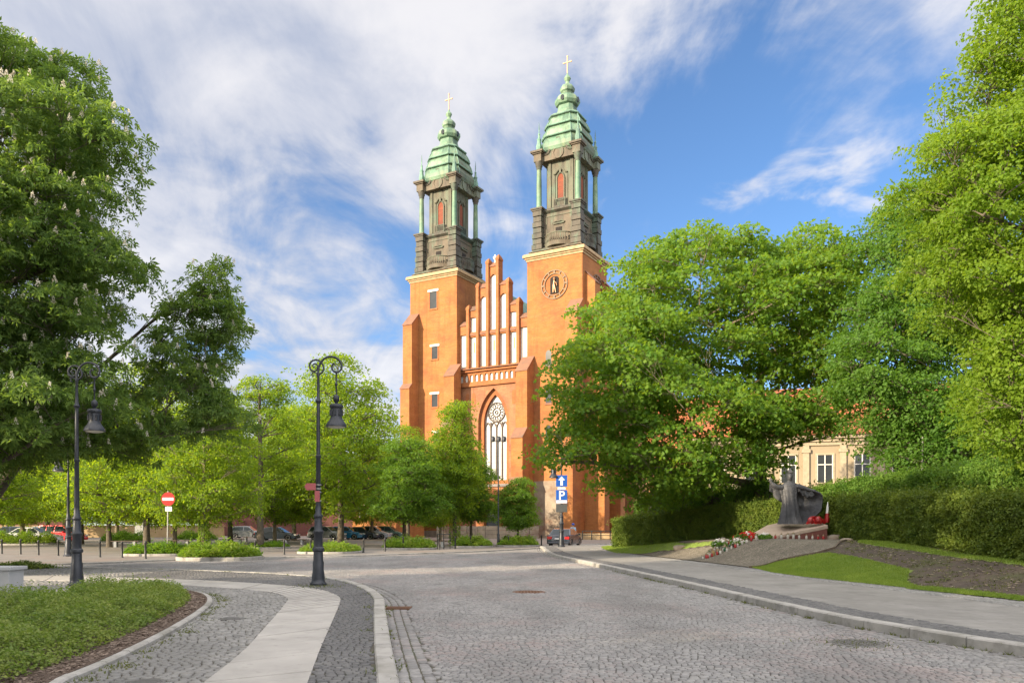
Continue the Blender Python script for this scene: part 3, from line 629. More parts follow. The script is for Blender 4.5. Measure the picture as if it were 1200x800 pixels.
V = np.zeros((nn, 4, 3)); V[..., 0] = base[:, 0]*np.cos(a)[:, None]-base[:, 1]*np.sin(a)[:, None]; V[..., 1] = base[:, 0]*np.sin(a)[:, None]+base[:, 1]*np.cos(a)[:, None]; V[..., 2] = base[:, 2]
V *= s_[:, None, None]; V[..., :2] += soil_pts[:, None, :]; V[..., 2] += (H(soil_pts[:, 0], soil_pts[:, 1])+0.012)[:, None]
MT['litter'] = leaf_mat('dry_litter', (0.16, 0.12, 0.07), (0.38, 0.33, 0.25), (0.1, 0.08, 0.04), (0.2, 0.18, 0.1), 0.15)
tag(np_mesh('leaf_litter', V.reshape(-1, 3), np.arange(4*nn).reshape(-1, 4), MT['litter']), 'pale dry leaf litter and chips scattered on the dark soil bank', 'leaf litter', None, 'stuff')
q = soil_pts[rng.integers(0, nn, 900)]; q = np.repeat(q, 7, 0)+rng.normal(0, 0.06, (6300, 2)); blades('soil_weeds', q, H(q[:, 0], q[:, 1]), 0.06, 0.02, MT['weed'], 9, 'sparse olive weeds sprouting on the dark soil bank', 'weeds', 0.7)
# manhole covers
def manhole(c, z, r, mat, label):
    o = MB(); o.lathe([(r, -0.05), (r, 0.0), (r-0.05, 0.006), (r-0.055, -0.004), (r-0.08, -0.004)], 28, (0, 0, 0))
    e = empty('manhole_cover', (c[0], c[1], z), 0, label, 'manhole cover'); o.build('rim', mat, e, True)
    d = MB(); d.lathe([(r-0.065, -0.05), (r-0.065, 0.002), (0.02, 0.004)], 28)
    for i in range(-4, 5):
        for j in range(-4, 5):
            x, y = i*r*0.19, j*r*0.19
            if x*x+y*y < (r*0.78)**2: d.box(x-.02, x+.02, y-.02, y+.02, 0.0, 0.010)
    d.build('lid', mat, e)
manhole(man[0], 0.0, 0.39, MT['manhole'], 'round grey iron manhole cover in the road near the right kerb')
manhole(man[1], 0.0, 0.41, MT['iron_rust'], 'rusty brown manhole cover in the middle of the road')
manhole(lm, LZ+.002, 0.19, MT['manhole'], 'small dark round cover in the setts at the foreground bed')
manhole(lm2, LZ+.002, 0.19, MT['manhole'], 'small grey round cover in the setts beside the pale slab path')
gr = MB(); c = gp(467, 712)
for k in range(7): gr.box(-0.22, 0.22, -0.2+k*0.06, -0.17+k*0.06, -0.02, 0.012)
gr.box(-0.25, -0.22, -0.22, 0.22, -0.02, 0.014); gr.box(0.22, 0.25, -0.22, 0.22, -0.02, 0.014)
o = gr.build('drain_grate', MT['iron_rust'], None, False, (c[0], c[1], 0.004)); tag(o, 'rusty iron drain grate in the gutter by the curved kerb', 'drain grate')

cz = strip_poly(bedl, 0.13, 0.65); q = points_in(cz, 9000, rng); q = q[(q[:, 1] > 5) & (q[:, 1] < 19)]; nn = len(q); a = rng.uniform(0, 6.28, nn); s_ = rng.uniform(0.008, 0.03, nn)
V = np.zeros((nn, 4, 3)); V[..., 0] = base[:, 0]*np.cos(a)[:, None]-base[:, 1]*np.sin(a)[:, None]*.5; V[..., 1] = base[:, 0]*np.sin(a)[:, None]+base[:, 1]*np.cos(a)[:, None]*.5; V[..., 2] = base[:, 2]
V *= s_[:, None, None]; V[..., :2] += q[:, None, :]; V[..., 2] += LZ+.058
MT['chips'] = leaf_mat('bark_chip', (0.07, 0.05, 0.038), (0.25, 0.19, 0.15), (0.05, 0.03, 0.02), (0.1, 0.06, 0.04), 0.1)
tag(np_mesh('bark_chips', V.reshape(-1, 3), np.arange(4*nn).reshape(-1, 4), MT['chips']), 'brown and pale bark chips along the kerb of the foreground bed', 'bark chips', None, 'stuff')
# ------------------------------------------------------------------ cathedral
CATH_A = -29.28
cath = empty('cathedral', (-0.855, 107.5, 0.0), R(CATH_A), 'tall twin-towered orange brick gothic cathedral with green copper spires', 'cathedral')
def arch_pts(w, zs, za, n=10, kind='point'):
    """from the left springing to the right springing"""
    if kind == 'rect': return [(-w/2, za), (w/2, za)]
    if kind == 'round' : return [(-w/2*math.cos(math.pi*i/(2*n)), zs+(za-zs)*math.sin(math.pi*i/(2*n))) for i in range(2*n+1)]
    h = za-zs; c = (h*h-(w/2)**2)/w if h > w/2 else 0.0; r = w/2+c
    a1 = math.atan2(h, c) if c > 0 else math.pi/2
    left = [(c-r*math.cos(a1*i/n), zs+r*math.sin(a1*i/n)*(h/(r*math.sin(a1)))) for i in range(n+1)]
    return left+[(-x, z) for x, z in left[-2::-1]]
def arch_poly(x, w, z0, zs, za, kind='point', n=10):
    p = arch_pts(w, zs, za, n, kind); return [(x+w/2, z0)]+[(x+a, b) for a, b in p[::-1]]+[(x-w/2, z0)]
def arch_wall(m, x0, x1, z0, z1, x, w, sill, zs, za, y, depth, kind='point', n=10):
    """front face with an arched opening and its reveal"""
    p = [(x+a, b) for a, b in arch_pts(w, zs, za, n, kind)]; k = len(p)
    F = lambda pts: [(a, y, b) for a, b in pts]
    if x-w/2 > x0: m.add(F([(x0, z0), (x-w/2, z0), (x-w/2, z1), (x0, z1)]), [(0, 1, 2, 3)])
    if x1 > x+w/2: m.add(F([(x+w/2, z0), (x1, z0), (x1, z1), (x+w/2, z1)]), [(0, 1, 2, 3)])
    if sill > z0: m.add(F([(x-w/2, z0), (x+w/2, z0), (x+w/2, sill), (x-w/2, sill)]), [(0, 1, 2, 3)])
    ring = [(x-w/2, sill)]+([] if kind == 'rect' else [])+p+[(x+w/2, sill)]
    for a, b in zip(p, p[1:]): m.add(F([a, b, (b[0], z1), (a[0], z1)]), [(0, 1, 2, 3)])
    for a, b in zip(ring, ring[1:]+ring[:1]):
        m.add([(a[0], y, a[1]), (b[0], y, b[1]), (b[0], y+depth, b[1]), (a[0], y+depth, a[1])], [(0, 1, 2, 3)])
def buttress(name, x0, x1, yw, stages, parent, side=None):
    """stages: (z0, z1, projection); each set-off has a sloped top; towards -y"""
    m = MB(); prof = [(yw+0.1, stages[0][0]), (yw-stages[0][2], stages[0][0])]
    for i, (a, b, p) in enumerate(stages):
        nxt = stages[i+1][2] if i+1 < len(stages) else 0.0
        prof.append((yw-p, b)); prof.append((yw-nxt+(0.1 if nxt == 0 else 0), b+(p-nxt)*1.05))
    vs = [(x0, y, z) for y, z in prof]+[(x1, y, z) for y, z in prof]; n = len(prof)
    m.add(vs, [tuple(range(n)), tuple(range(2*n-1, n-1, -1))]+[(i, (i+1) % n, (i+1) % n+n, i+n) for i in range(n)])
    m.mi = 1
    for i, (a, b, p) in enumerate(stages):             # tiled weatherings proud of the brick
        nxt = stages[i+1][2] if i+1 < len(stages) else 0.0
        t = 0.10; y1, z1 = yw-p-0.10, b-0.06; y2, z2 = yw-nxt, b+(p-nxt)*1.05+0.02
        q = [(y1, z1), (y1, z1+t), (y2, z2+t), (y2, z2)]
        m.add([(x0-.06, a_, b_) for a_, b_ in q]+[(x1+.06, a_, b_) for a_, b_ in q], [(0, 1, 2, 3), (7, 6, 5, 4), (0, 4, 5, 1), (1, 5, 6, 2), (2, 6, 7, 3), (3, 7, 4, 0)])
    return m.build(name, [MT['brick'], MT['coping']], parent)
def xbuttress(name, y0, y1, xw, stages, parent):     # towards +x
    o = buttress(name, y0, y1, 0.0, stages, parent); me = o.data
    for v in me.vertices: y, x = v.co.x, -v.co.y; v.co.x, v.co.y = xw+x, y
    bm = bmesh.new(); bm.from_mesh(me); bmesh.ops.recalc_face_normals(bm, faces=bm.faces); bm.to_mesh(me); bm.free(); return o
TW = 3.85
def brick_tower(cx, label, front_windows, side_windows=()):
    m = MB(); m.box(cx-TW, cx+TW, -TW, TW, -0.1, 35.15)
    t = m.build('tower', MT['brick'], cath); t['label'] = label
    c = MB()
    for k, (o, z0, z1) in enumerate(((0.10, 35.1, 35.35), (0.25, 35.35, 35.55), (0.45, 35.55, 35.8))):
        c.box(cx-TW-o, cx+TW+o, -TW-o, TW+o, z0+0.002*k, z1)
    c.loft([[(cx-s, -s, z), (cx+s, -s, z), (cx+s, s, z), (cx-s, s, z)] for s, z in ((TW+0.45, 35.802), (TW+0.40, 35.95), (TW-0.5, 36.35))])
    c.build('cornice', MT['limestone'], t)
    for x, zc, w, h in front_windows:
        f = MB(); y = -TW; f.box(x-w/2-.02, x+w/2+.02, y-.02, y+.3, zc-h/2-.02, zc+h/2+.02)
        e = MB()
        e.box(x-w/2-.16, x-w/2, y-.06, y+.02, zc-h/2, zc+h/2); e.box(x+w/2, x+w/2+.16, y-.06, y+.02, zc-h/2, zc+h/2)
        e.box(x-w/2-.16, x+w/2+.16, y-.10, y+.02, zc-h/2-.2, zc-h/2-.002)
        wo = e.build('window', MT['brick_trim'], t)
        f2 = MB(); f2.box(x-w/2, x+w/2, y-.015, y+.25, zc-h/2, zc+h/2); f2.build('pane', MT['dark_glass'], t)
        l = MB(); l.box(x-w/2-.3, x+w/2+.3, y-.12, y+.02, zc+h/2+.002, zc+h/2+.30); l.build('lintel', MT['white_plaster'], t)
    return t
lt = brick_tower(-9.2, 'left tower with four small windows', [(-9.15, 32.3, 1.15, 2.3), (-8.9, 25.1, .95, 1.7), (-8.9, 18.6, .95, 1.7), (-8.6, 13.4, .9, 1.6)])
rt = brick_tower(9.2, 'right tower with the clock ring', [])
buttress('buttress', -13.12, -11.6, -TW, [(-.1, 7.0, 2.7), (7.0, 20.2, 2.2), (20.2, 29.0, 1.6)], lt)
buttress('buttress', -6.35, -4.75, -TW, [(-.1, 14.5, 2.6), (14.5, 21.4, 1.6)], lt)
buttress('buttress', 4.72, 6.35, -TW, [(-.1, 7.0, 3.6), (7.0, 12.5, 3.1), (12.5, 21.0, 1.9)], rt)
buttress('buttress', 11.5, 13.12, -TW, [(-.1, 9.0, 3.0), (9.0, 20.2, 2.5), (20.2, 27.6, 1.7)], rt)
xbuttress('buttress', -3.1, -1.5, 9.2+TW, [(-.1, 9, 2.6), (9.0, 20.2, 2.2), (20.2, 31.6, 1.35)], rt)
xbuttress('buttress', 2.2, 3.8, 9.2+TW, [(-.1, 9, 2.6), (9.0, 20.2, 2.2), (20.2, 31.6, 1.6)], rt)
# blind niches low on the right tower
b_ = MB(); b_.box(6.4, 11.4, -TW-.10, -TW+.05, -.1, 7.2); b_.build('rubble_panel', MT['rubble'], rt)
for zc in (13.2, 18.0, 22.6):
    p = MB(); p.prism(arch_poly(8.4, .8, zc-1, zc+.5, zc+1.0, 'round', 6), -TW-.02, -TW+.2); p.build('niche', MT['dark_glass'], rt)
    p = MB(); p.box(7.9, 8.9, -TW-.1, -TW+.02, zc-1.25, zc-1.02); p.build('niche_sill', MT['coping'], rt)
# clocks: a gilded ring of hour marks round a small arched opening
def clock(parent, M):
    ring = MB(); n = 48
    for r0, r1 in ((1.32, 1.42), (1.72, 1.84)):
        rings = []
        for i in range(n):
            a = 2*math.pi*i/n; rings.append([tuple(M @ Vector((r*math.cos(a), d, r*math.sin(a)))) for r, d in ((r0, 0.03), (r1, 0.03), (r1, -0.07), (r0, -0.07))])
        rings.append(rings[0]); ring.loft(rings, False)
    for k in range(12):
        a = 2*math.pi*k/12; wd = 0.24 if k % 3 == 0 else 0.15
        q = Matrix.Rotation(a, 4, 'Y'); ring.box(-wd/2, wd/2, -0.06, 0.02, 1.43, 1.71, M @ q)
    o = ring.build('clock', MT['clock_ring'], parent)
    w = MB(); w.prism(arch_poly(0, 1.15, -1.15, 0.75, 1.05, 'round', 6), -0.02, 0.1, M); w.build('clock_opening', MT['dark_void'], parent)
    h = MB()
    h.tube([M @ Vector(p) for p in ((-.12, -.12, -1.0), (-.05, -.14, -.2), (.05, -.14, .5))], [.07, .12, .09], 6)
    h.tube([M @ Vector(p) for p in ((.25, -.12, -1.05), (.12, -.14, -.4), (.0, -.14, .1))], [.06, .09, .09], 6)
    h.tube([M @ Vector(p) for p in ((.05, -.14, .3), (.35, -.18, .1), (.42, -.2, -.25))], [.1, .08, .06], 6)
    h.lathe([(.02, .5), (.15, .58), (.17, .7), (.12, .84), (.02, .9)], 8, tuple(M @ Vector((.05, -.14, 0))))
    h.build('clock_figure', MT['gold'], parent, True)
clock(rt, Matrix.Translation((9.25, -TW-.06, 31.7)))
clock(rt, Matrix.Translation((9.2+TW+.06, 0.6, 31.7)) @ Matrix.Rotation(R(90), 4, 'Z'))

# ---- belfry and copper helm, built once and copied to the other tower
def rot4(k): return Matrix.Rotation(R(90)*k, 4, 'Z')
def make_belfry():
    Z0 = 36.3
    m = MB(); m.loft([[(-s, -s, z), (s, -s, z), (s, s, z), (-s, s, z)] for s, z in ((3.75, Z0), (3.35, Z0+.35), (3.2, Z0+.5), (2.55, Z0+.52), (2.5, 41.3))])
    b = m.build('belfry', MT['helm_stone'], cath)
    # corner pedestals with scrolls
    for i, (sx, sy) in enumerate(((-1, -1), (1, -1), (1, 1), (-1, 1))):
        p = MB(); cx, cy = 2.72*sx, 2.72*sy
        for z, s in zip(np.linspace(Z0+.4, 41.0, 7), (.72, .62, .68, .58, .64, .56, .62)):
            p.box(cx-s, cx+s, cy-s, cy+s, z, z+.62)
        p.box(cx-.72, cx+.72, cy-.72, cy+.72, 41.62, 41.8); p.box(cx-.84, cx+.84, cy-.84, cy+.84, 41.8, 42.0)
        p.build('corner_pedestal', MT['helm_dark'], b)
        c = MB(); c.lathe([(.44, 42.0), (.44, 42.15), (.36, 42.25), (.34, 42.5), (.33, 45), (.29, 47.0), (.31, 47.05)], 14, (cx, cy, 0)); c.build('column', MT['patina'], b, True)
        c = MB(); c.lathe([(.3, 47.0), (.36, 47.15), (.34, 47.3), (.46, 47.5), (.44, 47.65), (.55, 47.85), (.55, 47.95)], 10, (cx, cy, 0)); c.build('capital', MT['helm_dark'], b, True)
        e = MB(); e.box(cx-.52, cx+.52, cy-.52, cy+.52, 47.96, 48.9); e.box(cx-.68, cx+.68, cy-.68, cy+.68, 48.9, 49.05); e.box(cx-.85, cx+.85, cy-.85, cy+.85, 49.05, 49.3)
        e.build('entablature_block', MT['helm_stone'], b)
        q = MB(); q.lathe([(.5, 49.3), (.5, 49.5), (.36, 49.6), (.40, 50.0), (.30, 50.35), (.24, 50.7), (.30, 50.9), (.16, 51.1), (.12, 51.5), (.16, 51.6), (.05, 51.8), (.07, 52.2), (.03, 52.9), (.01, 53.2)], 8, (cx, cy, 0)); q.build('pinnacle', MT['patina_dark'], b, True)
    # drum: narrower than the ring of columns
    DS = Matrix.Diagonal((.80, .80, 1, 1)); d = MB(); d.box(-1.96, 1.96, -1.96, 1.96, 41.3, 48.4)
    for k in range(4):
        M = rot4(k) @ DS
        for s in (-1, 1):                     # stepped pilasters
            d.box(s*1.95-.28, s*1.95+.28, -2.62, -2.4, 42.0, 48.0, M); d.box(s*1.1-.14, s*1.1+.14, -2.56, -2.4, 42.0, 46.2, M)
    d.build('drum', MT['helm_panel'], b)
    en = MB(); en.box(-2.3, 2.3, -2.3, 2.3, 47.97, 48.95); en.box(-2.42, 2.42, -2.42, 2.42, 48.95, 49.1); en.build('entablature', MT['helm_stone'], b)
    st = MB(); st.loft([[(-s, -s, z), (s, -s, z), (s, s, z), (-s, s, z)] for s, z in ((2.52, 41.3), (2.85, 41.55), (2.85, 41.75), (2.5, 41.98))]); st.build('string_course', MT['helm_dark'], b)
    for k in range(4):
        M = rot4(k) @ DS
        w = MB(); w.prism(arch_poly(0, 1.15, 43.1, 45.6, 46.3, 'round', 6), -2.52, -2.3, M); wo = w.build('louvred_window', MT['louvre'], b)
        fr = MB()
        pts = [(x, z) for x, z in arch_pts(1.3, 45.6, 46.4, 6, 'round')]
        path = [(-.65, 43.0)]+pts+[(.65, 43.0)]
        for a, c2 in zip(path, path[1:]): fr.tube([M @ Vector((a[0], -2.55, a[1])), M @ Vector((c2[0], -2.55, c2[1]))], .11, 6)
        fr.box(-.14, .14, -2.75, -2.5, 46.35, 46.85, M)
        # swept hood above the window
        for s in (-1, 1): fr.tube([M @ Vector(p) for p in ((0, -2.6, 46.95), (s*.5, -2.62, 46.7), (s*.9, -2.62, 46.35), (s*1.2, -2.6, 46.35))], .1, 6)
        fr.build('window_surround', MT['helm_panel'], b)
        bl = MB(); bl.box(-1.0, 1.0, -3.0, -2.45, 42.0, 42.2, M); bl.box(-.95, .95, -2.98, -2.86, 42.95, 43.08, M)
        for i in range(9): bl.box(-.92+i*.22, -.84+i*.22, -2.95, -2.88, 42.2, 42.95, M)
        bl.box(-1.02, -.86, -3.0, -2.84, 42.2, 43.1, M); bl.box(.86, 1.02, -3.0, -2.84, 42.2, 43.1, M)
        bl.build('balconet', MT['helm_dark'], b)
        M = rot4(k)
        # curved gable with an oculus
        top = [(-2.35, 48.75), (-1.5, 48.8), (-1.25, 49.0)]+[(-1.15*math.cos(a), 49.2+1.25*math.sin(a)) for a in np.linspace(.15, math.pi-.15, 13)]+[(1.25, 49.0), (1.5, 48.8), (2.35, 48.75)]
        gb = MB(); gb.prism([(2.35, 48.0), ]+top[::-1]+[(-2.35, 48.0)], -2.7, -2.2, M)
        gb.build('curved_gable', MT['helm_stone'], b)
        mo = MB()
        for a, c2 in zip(top, top[1:]): mo.tube([M @ Vector((a[0], -2.72, a[1]+.06)), M @ Vector((c2[0], -2.72, c2[1]+.06))], .17, 6)
        mo.build('gable_moulding', MT['helm_dark'], b)
        oc = MB(); n = 20
        rings = [[tuple(M @ Vector((r*math.cos(2*math.pi*i/n), y, 48.75+r*math.sin(2*math.pi*i/n)))) for r, y in ((.62, -2.65), (.78, -2.65), (.78, -2.82), (.62, -2.82))] for i in range(n+1)]
        oc.loft(rings, False); oc.prism([(.62*math.cos(2*math.pi*i/n), 48.75+.62*math.sin(2*math.pi*i/n)) for i in range(n)], -2.74, -2.6, M); oc.build('oculus', MT['helm_stone'], b)
        # pedestal stage: small window, hood and bowed balcony
        pw = MB(); pw.box(-.45, .45, -2.56, -2.4, 38.75, 39.35, M); pw.build('pedestal_window', MT['dark_void'], b)
        pt = MB(); pt.box(-.75, .75, -2.7, -2.48, 39.75, 39.9, M); pt.tube([M @ Vector(p) for p in ((-.85, -2.62, 39.9), (-.4, -2.66, 40.1), (0, -2.66, 40.02), (.4, -2.66, 40.1), (.85, -2.62, 39.9))], .08, 6)
        for s in (-1, 1): pt.box(s*1.75-.05, s*1.75+.05, -2.58, -2.49, 37.4, 40.9, M)
        pt.box(-1.75, 1.75, -2.58, -2.49, 40.85, 40.95, M); pt.build('hood_mould', MT['helm_panel'], b)
        ba = MB(); arc = [(x, -2.75-1.05*math.cos(x/1.75*math.pi/2)**.7 if abs(x) < 1.75 else -2.75) for x in np.linspace(-1.75, 1.75, 15)]
        flo = [(-1.95, -2.5), (-1.95, -2.8)]+arc[1:-1]+[(1.95, -2.8), (1.95, -2.5)]
        for z0, z1, g_ in ((36.75, 37.3, 0), (38.15, 38.3, 0)):
            pass
        vs = []
        for z0, z1 in ((36.8, 37.35),):
            n2 = len(flo); q = [tuple(M @ Vector((x, y, z))) for z in (z0, z1) for x, y in flo]
            ba.add(q, [tuple(range(n2)), tuple(range(2*n2-1, n2-1, -1))]+[(i, (i+1) % n2, (i+1) % n2+n2, i+n2) for i in range(n2)])
        rail = [(-1.95, -2.78)]+arc+[(1.95, -2.78)]
        for a, c2 in zip(rail, rail[1:]): ba.tube([M @ Vector((a[0], a[1], 38.3)), M @ Vector((c2[0], c2[1], 38.3))], .1, 5)
        for x, y in rail: ba.tube([M @ Vector((x, y, 37.3)), M @ Vector((x, y, 37.7)), M @ Vector((x, y, 38.25))], [.05, .11, .05], 5)
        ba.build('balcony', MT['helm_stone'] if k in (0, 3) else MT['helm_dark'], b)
    # helm: chamfered square section swept up through bulges
    def sec(w, z):
        c = w*0.36; return [(-w+c, -w, z), (w-c, -w, z), (w, -w+c, z), (w, w-c, z), (w-c, w, z), (-w+c, w, z), (-w, w-c, z), (-w, -w+c, z)]
    prof = [(49.05, 2.7), (49.3, 3.0), (49.7, 3.18), (50.2, 3.22), (50.7, 3.10), (51.1, 2.86), (51.25, 2.75), (51.3, 2.84), (51.7, 2.86), (52.2, 2.72), (52.7, 2.48), (52.8, 2.40), (52.85, 2.52), (53.2, 2.5), (53.7, 2.28), (54.2, 1.95), (54.28, 2.02), (54.45, 2.02), (54.5, 1.55), (54.8, 1.25), (55.15, 1.12), (55.6, 1.08)]
    prof = [(49.05, 2.7), (49.25, 2.98), (49.6, 3.14), (50.1, 3.16), (50.55, 3.0), (50.85, 2.76), (51.0, 2.66), (51.03, 2.86), (51.2, 2.9), (51.5, 2.84), (51.9, 2.72), (52.25, 2.5), (52.45, 2.34), (52.48, 2.56), (52.65, 2.58), (53.0, 2.48), (53.5, 2.22), (53.8, 1.96), (53.84, 2.12), (54.1, 2.1), (54.35, 1.8), (54.4, 1.42), (54.8, 1.22), (55.15, 1.12), (55.6, 1.08)]
    prof = [(z, w*0.95) for z, w in prof]
    hm = MB(); hm.loft([sec(w, z) for z, w in prof]); h = hm.build('helm', MT['patina'], cath)
    rb = MB()
    for z in (51.1, 52.55, 53.95):
        w = np.interp(z, [q[0] for q in prof], [q[1] for q in prof])+.05; s_ = sec(w, z)
        for a, c2 in zip(s_, s_[1:]+s_[:1]): rb.tube([a, c2], .09, 6)
    for k in range(8):
        rb.tube([sec(w+.02, z)[k] for z, w in prof[:18]], .06, 5)
    rb.build('seam_ribs', MT['patina_dark'], h)
    lan = MB(); lan.loft([[(r*math.cos(2*math.pi*(i+.5)/8), r*math.sin(2*math.pi*(i+.5)/8), z) for i in range(8)] for z, r in
        ((55.6, 1.05), (55.75, 1.45), (56.1, 1.66), (56.5, 1.62), (56.9, 1.25), (57.1, .8), (57.3, .68), (57.45, .74), (57.6, .92), (57.95, .98), (58.3, .78), (58.5, .45), (58.65, .28), (58.9, .24), (59.05, .34), (59.3, .46), (59.55, .36), (59.75, .16), (60.0, .1))])
    lan.build('lantern_bulb', MT['patina'], h)
    for k in range(4):
        ov = MB(); ov.prism([(.26*math.cos(2*math.pi*i/12), 56.25+.34*math.sin(2*math.pi*i/12)) for i in range(12)], -1.57, -1.3, rot4(k)); ov.build('lantern_opening', MT['dark_glass'], h)
    cr = MB(); cr.box(-.055, .055, -.055, .055, 59.8, 62.2); cr.box(-.52, .52, -.05, .05, 61.38, 61.49)
    for x, z in ((-.52, 61.435), (.52, 61.435), (0, 62.2)): cr.box(x-.08, x+.08, -.065, .065, z-.08, z+.08)
    cr.build('cross', MT['gold'], h)
    return b, h
b1, h1 = make_belfry(); b1.location = (-9.2, 0, 0); h1.location = (-9.2, 0, 0)
for o in (b1, h1):
    c = copy_tree(o, cath); c.location = (9.2, 0, 0)

# ---- middle wall with the great window
YF = -3.0
def wall_piece():
    m = MB(); arch_wall(m, -5.4, 5.4, -0.1, 20.3, -0.15, 4.7, 7.0, 15.2, 19.7, YF, 0.45, n=14)
    return m
m = wall_piece()
m.box(-5.4, 5.4, YF+.46, YF+2.2, -0.1, 6.9); m.box(-5.4, -2.6, YF+.46, YF+2.2, 6.9, 22.2); m.box(2.3, 5.4, YF+.46, YF+2.2, 6.9, 22.2); m.box(-2.6, 2.3, YF+.9, YF+2.2, 19.8, 22.2)
front = m.build('facade_wall', MT['brick_old'], cath)
m = MB(); arch_wall(m, -2.6, 2.3, 6.9, 19.8, -0.15, 3.5, 7.6, 15.0, 18.9, YF+.45, 0.45, n=14)
m.build('window_reveal', MT['brick_trim'], front)
gw = MB(); gw.prism(arch_poly(-0.15, 3.6, 7.5, 15.0, 18.95, n=14), YF+.88, YF+.98); win = gw.build('great_window', MT['church_glass'], cath)
tr = MB(); y = YF+.78
for x in (-0.875, 0, 0.875):
    tr.box(-.15+x-.07, -.15+x+.07, y-.06, y+.1, 7.6, 15.3 if x else 15.0)
for x0 in (-1.75, -.875, 0, .875):                      # lancet heads
    p = [(-.15+x0+.4375+a, b) for a, b in arch_pts(.86, 14.3, 15.3, 6)]
    for a, b in zip(p, p[1:]): tr.tube([(a[0], y, a[1]), (b[0], y, b[1])], .07, 5)
cx, cz, rr = -.15, 16.6, 1.28
for r in (1.28, .55, .2):
    n = 28; p = [(cx+r*math.cos(2*math.pi*i/n), y, cz+r*math.sin(2*math.pi*i/n)) for i in range(n+1)]
    for a, b in zip(p, p[1:]): tr.tube([a, b], .085 if r > 1 else .06, 5)
for k in range(14):
    a = 2*math.pi*k/14; tr.tube([(cx+.55*math.cos(a), y, cz+.55*math.sin(a)), (cx+.98*math.cos(a), y, cz+.98*math.sin(a))], .05, 5)
    p = [(cx+1.1*math.cos(a)+.17*math.cos(q), y, cz+1.1*math.sin(a)+.17*math.sin(q)) for q in np.linspace(0, 2*math.pi, 9)]
    for u, v in zip(p, p[1:]): tr.tube([u, v], .04, 4)
tr.build('tracery', MT['mullion'], win)
sl = MB(); sl.prism([(-2.6, 6.7), (2.3, 6.7), (2.3, 7.05), (-2.6, 7.05)], YF-.25, YF+.3); sl.build('sill', MT['stone_sill'], win)
for x in (-4.2, -3.2, 2.95, 3.9):                       # blind niches either side
    p = MB(); p.prism(arch_poly(x, .55, 17.4, 18.9, 19.3, 'round', 5), YF-.03, YF+.1); p.build('niche', MT['brick_trim'], front)
# frieze
fz = MB(); n = 14; W = 10.7
for i in range(n):
    x = -5.35+(i+.5)*W/n; arch_wall(fz, x-W/n/2, x+W/n/2, 20.35, 22.0, x, .46, 20.75, 21.4, 21.72, YF-.22, .2, 'round', 5)
fz.box(-5.4, 5.4, YF-.55, YF-.02, 22.0, 22.3); fz.box(-5.4, 5.4, YF-.3, YF-.02, 20.12, 20.34)
fr_ = fz.build('arcade_frieze', MT['brick_trim'], cath)
fp = MB(); fp.box(-5.36, 5.36, YF-.03, YF+.02, 20.5, 21.9); fp.build('frieze_panel', MT['white_plaster'], fr_)
cp = MB(); cp.prism([(-5.4, 22.3), (5.4, 22.3), (5.4, 22.42), (-5.4, 22.42)], YF-.85, YF-.02); cp.build('frieze_coping', MT['coping'], fr_)
# stepped gable of seven bays
gab = MB(); pitch = W/7
tops = [28.3, 30.2, 33.0, 35.6, 33.0, 30.2, 28.3]; heads = [(27.2, 'rect'), (29.3, 'rect'), (31.9, 'point'), (34.6, 'point'), (31.9, 'point'), (29.3, 'rect'), (27.2, 'rect')]
lows = [27.1, 26.7, 26.7, 26.7, 26.7, 26.7, 27.1]
white = MB(); cop = MB(); slit = MB(); pin = MB()
for i in range(7):
    x = -W/2+(i+.5)*pitch; w = 1.12
    gab.box(x-pitch/2, x+pitch/2, YF-.02, YF+.7, 22.3, tops[i])
    if i in (0, 6): arch_wall(gab, x-pitch/2, x+pitch/2, 22.44, tops[i], x, w, 22.65, 27.1, 27.1, YF-.3, .28, 'rect')
    else:
        arch_wall(gab, x-pitch/2, x+pitch/2, 22.44, 27.05, x, w, 22.65, 26.7, 26.7, YF-.3, .28, 'rect')
        hz, kd = heads[i]; arch_wall(gab, x-pitch/2, x+pitch/2, 27.05, tops[i], x, w, 27.35, hz-(.75 if kd == 'point' else 0), hz, YF-.3, .28, kd, 7)
    gab.add([(x-pitch/2, YF-.3, tops[i]), (x+pitch/2, YF-.3, tops[i]), (x+pitch/2, YF+.1, tops[i]), (x-pitch/2, YF+.1, tops[i])], [(0, 1, 2, 3)])
    white.box(x-w/2, x+w/2, YF-.045, YF-.03, 22.6, min(tops[i]-.15, heads[i][0]+.2))
    cop.mi = 0
    pr = [(YF-.42, tops[i]-.02), (YF-.42, tops[i]+.1), (YF+.25, tops[i]+.75), (YF+.8, tops[i]+.1), (YF+.8, tops[i]-.02)]
    a0, a1 = x-pitch/2+.2, x+pitch/2-.2; cop.add([(a0, a_, b_) for a_, b_ in pr]+[(a1, a_, b_) for a_, b_ in pr], [(0,1,2,3,4), (9,8,7,6,5)]+[(k, (k+1) % 5, (k+1) % 5+5, k+5) for k in range(5)])
    if i in (1, 3, 5): slit.box(x-.1, x+.1, YF-.07, YF-.04, 24.6, 26.0)
gob = gab.build('gable', MT['brick_trim'], cath)
white.build('plaster_panel', MT['white_plaster'], gob); slit.build('gable_slit', MT['limestone'], gob); cop.build('gable_coping', MT['coping'], gob)
ptops = [30.6, 33.4, 36.3, 36.6, 33.4, 30.6]
